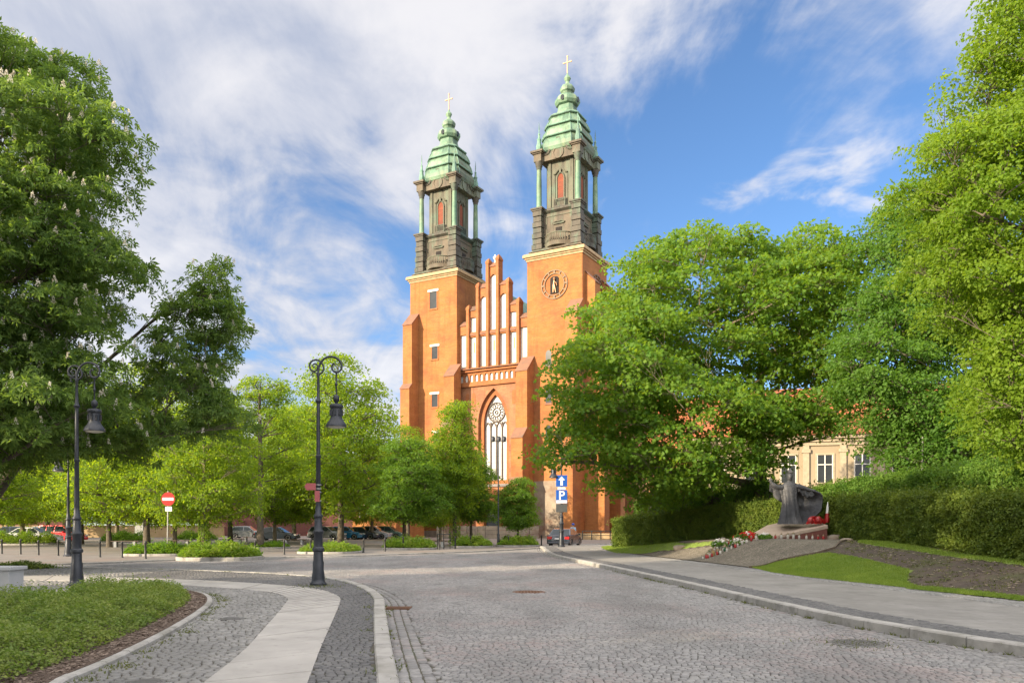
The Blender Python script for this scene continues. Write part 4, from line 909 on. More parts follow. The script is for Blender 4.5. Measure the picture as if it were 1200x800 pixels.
for i in range(6):
    x = -W/2+(i+1)*pitch; pin = MB(); z = ptops[i]
    pin.box(x-.2, x+.2, YF-.62, YF-.29, 22.44, z-.3); pin.box(x-.22, x+.22, YF-.28, YF+.5, 27.5, z-.3)
    pin.loft([[(x-s, YF-.65+s_, q), (x+s, YF-.65+s_, q), (x+s, YF+.55-s_, q), (x-s, YF+.55-s_, q)] for s, s_, q in ((.26, 0, z-.3), (.26, 0, z-.05), (.16, .2, z+.25), (.03, .5, z+.5))])
    pin.build('pinnacle', MT['brick_trim'], gob)
fin = MB(); fin.lathe([(.12, 36.2), (.1, 36.6), (.26, 36.75), (.28, 36.95), (.12, 37.1), (.04, 37.3)], 8, (0, YF+.2, 0)); fin.build('finial', MT['sign_white'], gob, True)
bd = MB(); bd.box(-3.8, 3.8, YF-.4, YF-.3, 26.86, 27.2); bd.build('gable_band', MT['coping'], gob)
# nave behind
nv = MB(); nv.box(-5.3, 5.3, -.7, 60, -.1, 24); nv.box(-16, 16, 7, 64, -.1, 12); nave = nv.build('nave', MT['brick_old'], cath)
rf = MB(); rf.prism([(-5.9, 23.6), (5.9, 23.6), (0.0, 33.0)], -1.0, 60); rf.build('roof', MT['patina_dark'], nave)
rf = MB(); rf.prism([(-16.5, 11.8), (-5.2, 16.5), (-5.2, 11.8)], 7, 64); rf.prism([(5.2, 11.8), (5.2, 16.5), (16.5, 11.8)], 7, 64); rf.build('aisle_roof', MT['tiles'], nave)
# portal
po = MB(); arch_wall(po, -2.2, 2.2, -.05, 5.6, 0, 2.3, 0.0, 2.6, 4.1, YF-.8, .78, n=8); po.box(-2.2, -1.95, YF-.79, YF, -.05, 5.6); po.box(1.95, 2.2, YF-.79, YF, -.05, 5.6)
po.prism([(-2.5, 5.6), (2.5, 5.6), (0, 6.5)], YF-.95, YF); pob = po.build('portal', MT['brick_trim'], cath)
dr = MB(); dr.prism(arch_poly(0, 2.35, 0.0, 2.6, 4.12, n=8), YF-.12, YF-.03); dr.box(-.03, .03, YF-.15, YF-.12, 0, 3.9)
dr.build('portal_door', MT['door'], pob)
pl = MB(); pl.box(-13.3, 4.6, -4.3, -3.86, -.1, .9); pl.build('plinth', MT['rubble'], cath)
# low stone wall and rail on the forecourt
m = MB()
rr_ = random.Random(4)
x = -9.0
while x < 2.5:
    l = rr_.uniform(.7, 1.5)
    for z in (0, .5, 1.0): m.box(x, x+l-.03, -.2, .2, z+.05, z+.53+rr_.uniform(-.03, .03))
    x += l
o = m.build('stone_wall', [MT['rubble']], None, False, None, 0.03); o.location = (-0.3, 96.0, 0.0); o.rotation_euler = (0, 0, R(CATH_A*0.3)); tag(o, 'low pale rubble stone wall in front of the cathedral portal', 'wall')
m = MB()
for i in range(13): m.box(i*1.0-.05, i*1.0+.05, -.05, .05, .04, .95)
m.box(-.05, 12.05, -.03, .03, .95, 1.03); m.box(-.05, 12.05, -.02, .02, .5, .56)
o = m.build('metal_railing', MT['bollard']); o.location = (7.6, 86.0, 0.03); tag(o, 'thin dark railing at the foot of the right tower', 'railing')
m = MB(); m.box(0, 22, -.25, .25, .04, .75)
o = m.build('low_wall', MT['limestone']); o.location = (6.5, 88.0, 0); tag(o, 'long low pale wall behind the railing at the right tower foot', 'wall')
# ------------------------------------------------------------------ vegetation
def unit(a): return a/np.maximum(np.linalg.norm(a, axis=-1, keepdims=True), 1e-9)
KITE = (np.array([(0, 0, 0), (.36, .42, .07), (0, 1, -.06), (-.36, .42, .07)]), np.array([(0, 1, 2), (0, 2, 3)]))
def lobed():                                           # five-lobed leaf, slightly cupped
    v = [(0, 0, 0), (.22, .12, .03), (.52, .2, .02), (.33, .42, .05), (.42, .72, 0), (.14, .66, .03), (0, 1, -.06), (-.14, .66, .03), (-.42, .72, 0), (-.33, .42, .05), (-.52, .2, .02), (-.22, .12, .03)]
    f = [(0, 1, 3), (1, 2, 3), (0, 3, 5), (3, 4, 5), (0, 5, 7), (5, 6, 7), (0, 7, 9), (7, 8, 9), (0, 9, 11), (9, 10, 11)]
    return np.array(v), np.array(f)
MAPLE = lobed()
def palm():                                            # five drooping leaflets
    V, F = [], []
    for a, l in ((-1.75, .62), (-.9, .86), (0, 1.0), (.9, .86), (1.75, .62)):
        c, s = math.cos(a), math.sin(a); n = len(V)
        for x, y, z in ((0, .04, 0), (.15, .62, .02), (0, 1, -.22), (-.15, .62, .02)): V.append(((x*c+y*s)*l, (-x*s+y*c)*l, z*l))
        F += [(n, n+1, n+2), (n, n+2, n+3)]
    return np.array(V), np.array(F)
PALM = palm()
def place(tmpl, pos, nrm, tip, size):
    """one leaf per row: its normal and its tip direction"""
    T, F = tmpl; n = len(pos); z = unit(nrm); y = tip-(tip*z).sum(1, keepdims=True)*z; y = unit(y); x = np.cross(y, z)
    V = pos[:, None, :]+size[:, None, None]*(T[None, :, 0:1]*x[:, None]+T[None, :, 1:2]*y[:, None]+T[None, :, 2:3]*z[:, None])
    FF = F[None]+(np.arange(n)*len(T))[:, None, None]
    return V.reshape(-1, 3), FF.reshape(-1, 3)
def env_pts(env, n, r, f0=0.5, f1=1.0):
    E = np.array(env); vol = np.prod(E[:, 3:], 1)**(2/3); k = r.choice(len(E), n, p=vol/vol.sum())
    d = unit(r.normal(0, 1, (n, 3))); f = f0+(f1-f0)*np.sqrt(r.uniform(0, 1, n))
    return E[k, :3]+d*E[k, 3:]*f[:, None]
def inside_any(P, env, s):
    E = np.array(env); q = ((P[:, None, :]-E[None, :, :3])/(E[None, :, 3:]*s)); return ((q**2).sum(-1) < 1).any(1)
def spread(P, dmin, r):
    keep = []
    for p in P:
        if all((p[0]-q[0])**2+(p[1]-q[1])**2+((p[2]-q[2])*1.3)**2 > dmin*dmin for q in keep): keep.append(p)
    return np.array(keep)
def tree(name, loc, env, leaf, size, tmpl, seed, label, cat='tree', group=None, lobe_r=1.6, nlobe=70, sprays=22, spray_r=0.55, leaves=24, flat=0.62, trunk_r=0.3,
         trunk_top=0.55, bark='bark', lean=(0, 0), droop=0.35, root=None, blossoms=0, inner=0.14, up=0.9):
    """env: crown ellipsoids relative to loc (cx, cy, cz, rx, ry, rz)"""
    r = np.random.default_rng(seed); rp = random.Random(seed)
    t = root or empty(name, loc, 0, label, cat, group)
    P = env_pts(env, nlobe*6, r, 0.35, 0.93)
    # keep lobes near the outline plus a few inside
    deep = inside_any(P, env, 0.52); P = P[~deep | (r.uniform(0, 1, len(P)) < inner)]
    P = spread(P, lobe_r*0.82, r)[:nlobe]
    LR = lobe_r*r.uniform(0.62, 1.25, len(P))
    # sprays
    n = len(P); ns = np.maximum(5, (sprays*(LR/lobe_r)**2).astype(int)); li = np.repeat(np.arange(n), ns)
    d = unit(r.normal(0, 1, (len(li), 3))); d[:, 2] = np.where(d[:, 2] < -0.35, -d[:, 2]*0.7, d[:, 2]); d = unit(d)
    S = P[li]+d*LR[li][:, None]*(0.45+0.62*np.sqrt(r.uniform(0, 1, len(li))))[:, None]*np.array([1, 1, flat])*np.where(r.uniform(0, 1, len(li)) < .18, r.uniform(1.1, 1.5, len(li)), 1.0)[:, None]
    # leaves
    m = len(S); nl = r.poisson(leaves, m)+3; si = np.repeat(np.arange(m), nl)
    ang = r.uniform(0, 2*math.pi, len(si)); rad = spray_r*np.sqrt(r.uniform(0, 1, len(si)))*r.uniform(0.7, 1.3, m)[si]
    outd = S-P[li]; outd[:, 2] *= 0.4; outd = unit(outd); nz = unit(np.array([0, 0, up])+outd*0.55+r.normal(0, 0.22, (m, 3)))
    a = np.cross(nz, np.array([0.3, 0.8, 0.1])); a = unit(a); b = np.cross(nz, a)
    rv = a[si]*np.cos(ang)[:, None]+b[si]*np.sin(ang)[:, None]
    pos = S[si]+rv*rad[:, None]+nz[si]*(r.normal(0, 0.07, len(si))-0.28*rad*rad/spray_r)[:, None]
    nrm = unit(nz[si]*0.55+rv*0.35+r.normal(0, 0.52, (len(si), 3))); tip = rv+outd[si]*0.4+r.normal(0, 0.35, (len(si), 3))-np.array([0, 0, droop])
    V, F = place(tmpl, pos, nrm, tip, size*r.uniform(0.65, 1.2, len(si)))
    np_mesh('crown', V, F, MT[leaf], t)
    # trunk, limbs, twigs
    tb = MB(); zs = np.array(env)[:, 2]; ztop = (np.array(env)[:, 2]+np.array(env)[:, 5]).max(); zt = ztop*trunk_top
    path = [(0, 0, -0.25), (0, 0, 0.15)]; k = 7
    for i in range(1, k+1):
        f = i/k; path.append((lean[0]*f**1.5+rp.uniform(-.1, .1)*trunk_r*2, lean[1]*f**1.5+rp.uniform(-.1, .1)*trunk_r*2, zt*f))
    rads = [trunk_r*1.55, trunk_r*1.2]+[trunk_r*(1-0.62*(i/k)) for i in range(1, k+1)]; tb.tube(path, rads, 10)
    pv = [Vector(p) for p in path]
    def bez(p0, p1, p2, n=6): return [p0*(1-u)**2+p1*2*u*(1-u)+p2*u*u for u in [i/n for i in range(n+1)]]
    nodes = [(p, rr) for p, rr in zip(pv[2:], rads[2:]) if p.z > zt*.28]; ends = {}
    K = min(n, max(6, n//14)); order = [int(np.argmax(P[:, 2]))]; dm = np.full(n, 1e9)
    for _ in range(K-1):
        dm = np.minimum(dm, np.linalg.norm(P-P[order[-1]], axis=1)); order.append(int(np.argmax(dm*(P[:, 2] > zt*.3))))
    rest = [j for j in range(n) if j not in order]; rest.sort(key=lambda j: math.hypot(P[j, 0], P[j, 1]))
    for j in order+rest:
        e = Vector(P[j]); main = j in order; best = None
        for p, rr in nodes:
            dd = (p-e).length+max(0, p.z-e.z+.3)*2.5-(rr*4 if not main else 0)
            if best is None or dd < best[0]: best = (dd, p, rr)
        p0, pr_ = best[1], best[2]; L = (e-p0).length
        mid = p0.lerp(e, .5)+Vector((rp.uniform(-.13, .13)*L, rp.uniform(-.13, .13)*L, L*(.04 if e.z > p0.z else .16))); r0 = min(pr_*.72, .016*L+.035)
        bz = bez(p0, mid, e); rs = [max(.012, r0*(1-.7*i/6)) for i in range(7)]; tb.tube(bz, rs, 6 if main else 5); nodes += list(zip(bz[2:], rs[2:]))
        idx = np.where(li == j)[0]; r.shuffle(idx)
        for q in idx[:9]:
            s = Vector(S[q]); g_ = bz[rp.choice((3, 4, 5, 6))]; tb.tube([g_, g_.lerp(s, .5)+Vector((0, 0, .05)), s], [max(.008, r0*.25), .010, .005], 3)
    tb.build('trunk', MT[bark], t, True)
    if blossoms:
        ok = np.where(d[:, 2] > 0.02)[0]; r.shuffle(ok); ok = ok[:blossoms]; B = S[ok]+np.array([0, 0, -.06])+outd[ok]*spray_r*0.35
        k2 = 34; hh = np.tile(np.linspace(0, 1, k2), len(B)); bi = np.repeat(np.arange(len(B)), k2); a = hh*40+r.uniform(0, 6, len(hh)); rr = (0.05*(1-hh)+0.010)
        pos = B[bi]+np.stack([np.cos(a)*rr, np.sin(a)*rr, hh*0.20], 1); out = np.stack([np.cos(a), np.sin(a), 0.5+0*a], 1)
        V, F = place(KITE, pos, unit(out+r.normal(0, .5, out.shape)), out+np.array([0, 0, .6]), np.full(len(pos), .05))
        o = np_mesh('blossoms', V, F, MT['blossom'], t); o['kind'] = 'stuff'
    return t
def E(x0, x1, y0, y1, Y, ry, base):                   # ellipsoid from the width and height a crown has at distance Y
    s = Y/F_PX; return ((( x0+x1)/2-600)*s-base[0], Y-base[1], 1.65+(615-(y0+y1)/2)*s-base[2], (x1-x0)/2*s, ry, (y1-y0)/2*s)

# big chestnuts on the left
b = (-19.3, 27.5, 0.1)
tree('chestnut_tree', b, [E(-220, 112, 8, 330, 27, 5.2, b), E(-180, 120, 180, 420, 26, 5.2, b), E(-200, 85, 330, 580, 26.5, 5, b), E(60, 150, 125, 240, 26, 1.6, b), E(40, 128, 250, 410, 25.5, 2.0, b), E(20, 105, 400, 530, 25, 2, b)],
     'lf_chest', 0.25, PALM, 11, 'large dark chestnut tree with white blossom at the top left corner', group='chestnut trees', lobe_r=1.2, nlobe=250, sprays=15, spray_r=0.52, leaves=12, trunk_r=.42, blossoms=1700, flat=.5, inner=.12)
b = (-21.5, 31.5, 0.1)
tree('chestnut_tree', b, [E(185, 275, 375, 470, 31, 1.7, b), E(200, 272, 330, 420, 31, 1.5, b), E(228, 262, 298, 370, 31, 1.0, b), E(235, 284, 345, 410, 31, 1.2, b), E(150, 265, 445, 525, 30, 2.3, b), E(80, 205, 450, 545, 30, 2.6, b), E(-60, 110, 420, 550, 31, 3, b), E(245, 290, 475, 515, 30, 1.0, b), E(160, 222, 385, 460, 30.5, 1.2, b)],
     'lf_chest', 0.25, PALM, 12, 'leaning chestnut whose limb rises against the sky behind the left street lamp', group='chestnut trees', lobe_r=0.75, nlobe=105, sprays=10, spray_r=0.42, leaves=8, trunk_r=.36, blossoms=220, lean=(3.5, 0), trunk_top=.5, flat=.62, inner=.4)
# maples on the right
b = (14.4, 46, 0.6)
tree('maple_tree', b, [E(700, 950, 276, 460, 46, 6, b), E(650, 800, 345, 560, 43, 5, b), E(880, 1005, 265, 470, 46, 5, b), E(760, 900, 266, 380, 47, 5, b), E(700, 905, 430, 590, 42, 4, b), E(905, 1010, 430, 520, 45, 4, b), E(625, 706, 505, 552, 41, 1.8, b), E(850, 925, 470, 565, 43, 2, b), E(820, 1015, 425, 525, 45, 3.5, b), E(900, 1000, 262, 400, 46, 4, b), E(690, 840, 535, 600, 46, 3, b)],
     'lf_maple', 0.20, MAPLE, 21, 'broad green maple with sunlit top standing between the statue and the right tower', lobe_r=1.3, nlobe=370, sprays=18, spray_r=0.6, leaves=17, trunk_r=.4, flat=.5, inner=.16, bark='bark_pale', trunk_top=.62)
b = (19.6, 40, 0.6)
tree('elm_tree', b, [E(1010, 1150, 232, 420, 40, 4, b), E(990, 1110, 330, 470, 39, 3.6, b), E(1030, 1160, 215, 330, 41, 3.5, b), E(1000, 1140, 440, 550, 38, 3.5, b), E(1060, 1200, 300, 560, 39, 3.5, b), E(1060, 1210, 450, 590, 36, 2.5, b), E(1000, 1060, 380, 505, 37, 2, b)],
     'lf_dark', 0.17, KITE, 22, 'dark green elm tree rising behind the long hedge beside the maple', lobe_r=1.15, nlobe=270, sprays=19, spray_r=0.55, leaves=24, trunk_r=.3, flat=.55, inner=.2, trunk_top=.66)
b = (17.4, 24.5, 0.5)
tree('linden_tree', b, [E(1082, 1330, 105, 430, 24, 4.0, b), E(1105, 1330, 20, 240, 24.5, 3.2, b), E(1130, 1360, 330, 560, 24, 3.4, b), E(1070, 1170, 150, 300, 24, 2, b), E(1150, 1330, -90, 80, 23, 2.5, b)],
     'lf_bright', 0.125, KITE, 23, 'tall bright yellow-green linden at the right edge above the hedge', lobe_r=0.85, nlobe=330, sprays=18, spray_r=0.42, leaves=26, trunk_r=.34, flat=.6, inner=.3, trunk_top=.7, group=None)

# lindens round the square: three built, the rest copied
def linden_env(rx, z0, z1): return [(0, 0, (z0+z1)/2, rx*.95, rx*.95, (z1-z0)/2), (rx*.25, -.1, z0+(z1-z0)*.36, rx, rx, (z1-z0)*.34), (-rx*.25, .2, z0+(z1-z0)*.28, rx, rx, (z1-z0)*.26), (0, 0, z1-(z1-z0)*.2, rx*.5, rx*.5, (z1-z0)*.24)]
protoA = tree('linden_tree', (0, 0, 0), linden_env(3.3, 1.1, 10), 'lf_linden', 0.15, KITE, 31, None, None, lobe_r=1.0, nlobe=125, sprays=17, spray_r=.5, leaves=16, trunk_r=.15, flat=.38, inner=.25, bark='bark_pale', trunk_top=.85)
protoB = tree('linden_tree', (0, 0, 0), linden_env(3.0, 1.3, 10), 'lf_linden', 0.15, KITE, 32, None, None, lobe_r=1.05, nlobe=105, sprays=17, spray_r=.52, leaves=16, trunk_r=.17, flat=.38, inner=.25, trunk_top=.85)
protoC = tree('young_tree', (0, 0, 0), linden_env(2.4, 1.5, 8), 'lf_small', 0.15, KITE, 33, None, None, lobe_r=0.8, nlobe=115, sprays=16, spray_r=.42, leaves=17, trunk_r=.15, flat=.42, inner=.3, trunk_top=.85)
used = set()
def put(proto, x, Y, hgt, wid, rz, label, group, z=0.05, h0=10.0):
    X = (x-600)*Y/F_PX
    if id(proto) in used: o = copy_tree(proto)
    else: o = proto; used.add(id(proto))
    s = hgt/h0; o.location = (X, Y, z); o.rotation_euler = (0, 0, R(rz)); o.scale = (s*wid, s*wid, s); tag(o, label, 'tree', group); return o
GL = 'linden trees round the square'
put(protoA, 239, 46, 10.4, .8, 10, 'sunlit yellow-green linden with a pale leafy trunk in the bright round bed', GL)
put(protoB, 172, 51, 11.6, 1.05, 70, 'linden with a dark bare trunk just left of the no-entry sign', GL)
put(protoA, 26, 70, 11.5, 1.15, 130, 'yellow linden above the white saloon at the far left', GL)
put(protoB, 95, 66, 10.5, 1.1, 200, 'linden behind the far street lamp, beside the red van', GL)
put(protoA, 137, 82, 12, 1.1, 250, 'distant linden in the round hedge bed behind the dark-trunked linden', GL)
put(protoB, 270, 72, 12.5, 1.0, 20, 'linden between the sunlit linden and the tall columnar trunk, farther back', GL)
put(protoA, 345, 84, 14.0, 1.0, 300, 'tall linden far behind the black car, its top left of the centre lamp', GL)
put(protoB, 399, 64, 14.8, .98, 160, 'broad tall linden directly behind the centre street lamp', GL)
put(protoA, 436, 92, 12.0, 1.0, 40, 'far linden left of the left tower, under the thin mast', GL)
put(protoB, 474, 84, 11.6, 1.0, 330, 'sunny linden at the foot of the left tower behind the dark round tree', GL)
put(protoA, 516, 78, 9.6, .9, 90, 'pale linden between the ivy-trunked tree and the tower base', GL)
put(protoA, -40, 58, 11, 1.1, 190, 'near linden cut by the left picture edge, over the long low bed', GL)
put(protoB, 205, 95, 13, 1.1, 280, 'farthest linden behind the no-entry sign', GL)
put(protoA, -110, 85, 13, 1.2, 75, 'linden beyond the left edge, behind the parked cars', GL)
put(protoB, 55, 100, 14, 1.3, 140, 'tall distant linden over the dark red wall behind the parked cars', GL)
put(protoA, 205, 62, 10.5, 1.0, 35, 'linden filling the gap between the bare trunk and the sunlit linden', GL)
put(protoB, 128, 58, 10.0, 1.05, 15, 'linden right of the near left lamp post, over the paved strip', GL)
put(protoA, 322, 70, 11.5, .9, 265, 'linden right beside the tall straight trunk', GL)
put(protoB, 372, 74, 14.0, .9, 55, 'linden left of the centre lamp post, behind the black car', GL)
put(protoA, 10, 90, 12.5, 1.2, 230, 'linden behind the dark hatchback at the left edge', GL)
GY = 'young trees before the cathedral'
put(protoC, 478, 58, 8.0, 1.0, 0, 'round dark green young tree in front of the left tower base', GY, h0=8)
put(protoC, 607, 62, 5.4, .95, 120, 'smallest round young tree standing before the great window and portal', GY, h0=8)
put(protoC, 552, 66, 8.0, .85, 220, 'young tree leaning right of the tall slender ivy-trunked one', GY, h0=8)
# tall slender trees
b = ((533-600)*61/F_PX, 61, 0.05)
tree('slender_tree', b, [(0, 0, 7.5, 1.5, 1.5, 3.8), (0, 0, 5.0, 2.0, 2.0, 2.8), (.2, 0, 10, .9, .9, 1.7)], 'lf_linden', .15, KITE, 41, 'tall slender tree with an ivy-green trunk against the tower', lobe_r=.7, nlobe=110, sprays=14, spray_r=.45, leaves=16, trunk_r=.16, flat=.55, inner=.3, trunk_top=.9)
b = ((305-600)*54/F_PX, 54, 0.05)
tree('columnar_tree', b, [(-1.2, .6, 8.2, 1.6, 1.3, 1.6), (1.4, .6, 6.4, 1.6, 1.3, 1.9), (-1.4, .7, 4.6, 1.5, 1.3, 1.6), (.1, .2, 10.4, 1.7, 1.5, 1.3), (1.3, .5, 9.0, 1.2, 1.2, 1.0)], 'lf_linden', .15, KITE, 42, 'tree with a tall straight dark trunk bare to near its top, beside the black car', lobe_r=.7, nlobe=70, sprays=14, spray_r=.45, leaves=15, trunk_r=.24, flat=.5, inner=.3, trunk_top=.9)
# shade trees of the same avenue, behind the viewer
src = [o for o in COL.objects if o.name.startswith('chestnut_tree') and o.parent is None]
for i, (x, y, rz, s, k) in enumerate(((-20.5, 6.5, 80, .95, 0), (-24, -9, 200, 1.0, 0), (-33, -1, 310, 1.0, 0), (-15, -13, 20, .9, 0), (-14.5, 5.5, 160, .62, 0), (-27, 3, 250, 1.0, 0), (-36, 12, 140, .85, 0), (-8, -24, 100, 1.0, 0))):
    o = copy_tree(src[k]); o.location = (x, y, 0); o.rotation_euler = (0, 0, R(rz)); o.scale = (s, s, s); tag(o, 'chestnut tree of the avenue standing outside the picture', 'tree', 'avenue trees outside the picture')

# hedges
def hedge(name, line, width, zbase, h, leaf, size, dens, seed, label, bumps=.2, wavy=.15):
    """line: front base line, the hedge lies on its left side when walking from far to near"""
    r = np.random.default_rng(seed); L = np.array(resample(smooth_line(line, .5), .25)); n = len(L)
    T = unit(np.gradient(L, axis=0)); Nn = np.stack([-T[:, 1], T[:, 0]], 1)            # to the left of travel
    seg = math.dist(L[0], L[1])*(n-1)
    # surface points: front, top, back, ends
    areas = [seg*h, seg*width, seg*h*.35]; out = []
    for kind, ar in zip((0, 1, 2), areas):
        m = int(ar*dens); u = r.uniform(0, 1, m)*(n-1); i = u.astype(int); f = u-i; i2 = np.minimum(i+1, n-1)
        p = L[i]*(1-f)[:, None]+L[i2]*f[:, None]; nn = Nn[i]
        lump = wavy*(np.sin(u*.55+seed)+np.sin(u*1.31+2)+.7*np.sin(u*2.7+1))/2
        if kind == 0: v = r.uniform(0, 1, m); z = v*h; off = np.zeros(m)+.05*np.sin(z*4+u)-.12*(v > .9)*0+.25*np.clip(v-.85, 0, 1); d = np.stack([-nn[:, 0], -nn[:, 1], np.full(m, .35)], 1)
        elif kind == 1: off = r.uniform(0, width, m); z = np.full(m, h)-.5*np.abs(off/width-.5)**3; d = np.stack([0*u, 0*u, np.ones(m)], 1)
        else: z = h*(0.65+.35*r.uniform(0, 1, m)); off = np.full(m, width); d = np.stack([nn[:, 0], nn[:, 1], np.full(m, .35)], 1)
        z = z+lump*.5*(z/h)*h*.2; off = off+lump*.5*(kind == 0)
        xy = p+nn*off[:, None]; out.append((np.column_stack([xy, zbase(xy)+z]), d))
    for e, sgn in ((0, -1), (n-1, 1)):
        m = int(width*h*dens); z = r.uniform(0, h, m); off = r.uniform(0, width, m); xy = L[e]+Nn[e]*off[:, None]
        out.append((np.column_stack([xy, zbase(xy)+z]), np.column_stack([np.repeat((T[e]*sgn)[None], m, 0), np.full(m, .35)])))
    P = np.concatenate([o[0] for o in out]); D = unit(np.concatenate([o[1] for o in out]))
    # twig sprays that stick out by different amounts
    k = 9; P = P+D*(r.gamma(1.6, bumps*.55, len(P))-bumps*1.1)[:, None]
    si = np.repeat(np.arange(len(P)), k); dd = unit(D[si]*.55+np.array([0, 0, .55])+r.normal(0, .55, (len(si), 3)))
    pos = P[si]+dd*r.uniform(-.06, .10, len(si))[:, None]+r.normal(0, .045, (len(si), 3))
    V, F = place(KITE, pos, unit(D[si]*.8+r.normal(0, .6, (len(si), 3))), dd, size*r.uniform(.6, 1.2, len(si)))
    t = empty(name, (0, 0, 0), 0, label, 'hedge')
    np_mesh('foliage', V, F, MT[leaf], t)
    core = MB(); ins = .22
    rings = []
    for i in range(0, n, 2):
        a = L[i]+Nn[i]*ins; b_ = L[i]+Nn[i]*(width-ins); za, zb = float(zbase(a[None])[0]), float(zbase(b_[None])[0])
        rings.append([(a[0], a[1], za), (b_[0], b_[1], zb), (b_[0], b_[1], zb+h-ins*1.3), (a[0], a[1], za+h-ins*1.3)])
    core.loft(rings); core.build('stems', MT['bark'], t)
    return t
hz = lambda xy: H(xy[:, 0], xy[:, 1])
fl = [(6.7, 53.0), (9.2, 47.5), (12.0, 42.3), (13.3, 39.2)]
hedge('hedge', fl, 2.0, hz, 1.85, 'lf_hedge', .09, 230, 51, 'clipped hedge left of the statue, ending beside the small lawn', wavy=.12, bumps=.12)
hedge('hedge', [(13.6, 38.2), (14.2, 34.0), (14.4, 30), (14.1, 25), (13.75, 21.4), (13.5, 16), (13.2, 11)], 1.5, hz, 1.72, 'lf_hedge', .085, 260, 52, 'long clipped yew hedge running right from behind the statue to the right edge', wavy=.05, bumps=.11)
hedge('hedge', [(15.6, 46), (16.6, 38), (16.9, 32), (16.4, 26), (15.8, 20), (15.3, 13)], 1.6, hz, 2.75, 'lf_hedge2', .10, 160, 53, 'taller beech hedge rising behind the clipped hedge at the right', wavy=.22, bumps=.16)
hedge('hedge', [(8.5, 54), (11.5, 48.5), (14.0, 44.5)], 1.8, hz, 3.3, 'lf_hedge2', .11, 100, 54, 'tall loose light green hedge behind the statue under the maple', wavy=.8, bumps=.3)

# planted beds
def cover(name, poly, zb, h, leaf, size, n, seed, label, cat='ground cover', kind='stuff', group=None, mound=.6, parent=None, edge=.35):
    r = np.random.default_rng(seed); q = points_in(poly, n, r); P = np.array(poly); 
    # distance to the outline, for a mounded profile
    best = np.full(len(q), 9.0)
    for a, b_ in zip(P, np.roll(P, -1, 0)):
        ab = b_-a; t = np.clip(((q-a) @ ab)/max(ab @ ab, 1e-9), 0, 1); best = np.minimum(best, np.linalg.norm(q-(a+t[:, None]*ab), axis=1))
    prof = np.clip(best/edge, 0, 1)**.55; lump = .72+.36*np.sin(q[:, 0]*3.1+seed)*np.sin(q[:, 1]*2.7)+.18*np.sin(q[:, 0]*7.3)*np.sin(q[:, 1]*6.1+1)
    z = zb+h*prof*lump*np.sqrt(r.uniform(.05, 1, len(q)))+np.where(r.uniform(0, 1, len(q)) < .07, r.uniform(0, h*.45, len(q)), 0)
    k = 3; si = np.repeat(np.arange(len(q)), k); pos = np.column_stack([q, z])[si]+r.normal(0, size*.5, (len(si), 3)); dd = unit(r.normal(0, 1, (len(si), 3))+np.array([0, 0, .4]))
    V, F = place(KITE, pos, unit(np.array([0, 0, 1.0])+r.normal(0, .5, (len(si), 3))), dd, size*r.uniform(.6, 1.3, len(si)))
    o = np_mesh(name, V, F, MT[leaf], parent)
    if parent is None: tag(o, label, cat, group, kind)
    return o
inner = offset(bedl, 0.45)
ci = [p for p in inner if p[1] > 4.0]+[(-17, 14.0), (-13, 4.0)]
cover('ground_cover', ci, LZ+.05, .38, 'lf_cover', .042, 100000, 61, 'dense low green shrubs filling the kerbed bed in the foreground', edge=.5)
# round and oval beds with a kerb and clipped planting on the square
def oval_bed(x0, x1, yf, depth, h, label, leaf='lf_bed', n=2600, seed=0, dz=.06):
    Yf = 1.60*F_PX/(yf-615); Yc = Yf+depth/2; cx = ((x0+x1)/2-600)*Yf/F_PX; rx = (x1-x0)/2*Yf/F_PX; ry = depth/2
    t = empty('planted_bed', (cx, Yc, .05), 0, label, 'plant bed', 'planted beds on the square')
    ol = [(rx*math.copysign(abs(math.cos(a))**.7, math.cos(a)), ry*math.copysign(abs(math.sin(a))**.7, math.sin(a))) for a in [2*math.pi*i/36 for i in range(36)]]
    m = MB(); m.prismz(ol, -.1, .12); m.build('kerb', MT['kerb'], t, bevel=.02)
    s = [(x*.93, y*.93) for x, y in ol]; m = MB(); m.prismz(s, .0, .135); m.build('soil', MT['soil'], t)
    o = cover('foliage', s, .12, h, leaf, .11, n, seed, None, parent=t, edge=.7)
    return t
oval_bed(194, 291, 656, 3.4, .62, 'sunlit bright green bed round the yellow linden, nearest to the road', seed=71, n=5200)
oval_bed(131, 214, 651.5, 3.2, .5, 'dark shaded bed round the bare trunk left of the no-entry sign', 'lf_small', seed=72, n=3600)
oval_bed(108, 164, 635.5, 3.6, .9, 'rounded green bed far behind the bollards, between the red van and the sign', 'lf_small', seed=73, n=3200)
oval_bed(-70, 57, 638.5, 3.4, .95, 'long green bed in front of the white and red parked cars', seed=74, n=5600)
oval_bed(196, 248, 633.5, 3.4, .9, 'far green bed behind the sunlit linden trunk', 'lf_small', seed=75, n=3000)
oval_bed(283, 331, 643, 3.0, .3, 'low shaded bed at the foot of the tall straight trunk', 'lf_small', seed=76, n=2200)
oval_bed(340, 415, 649, 4.2, .42, 'grey-kerbed bed round the broad tree behind the centre lamp', 'lf_bed', seed=77, n=3800)
oval_bed(443, 509, 644, 3.6, .66, 'bed round the dark round young tree with a bench at its right end', 'lf_bed', seed=78, n=3600)
oval_bed(527, 577, 641.5, 3.6, .66, 'bed round the slender ivy-trunked tree', 'lf_bed', seed=79, n=3200)
oval_bed(581, 633, 640.5, 3.6, .66, 'bed round the smallest young tree before the portal', 'lf_bed', seed=80, n=3200)
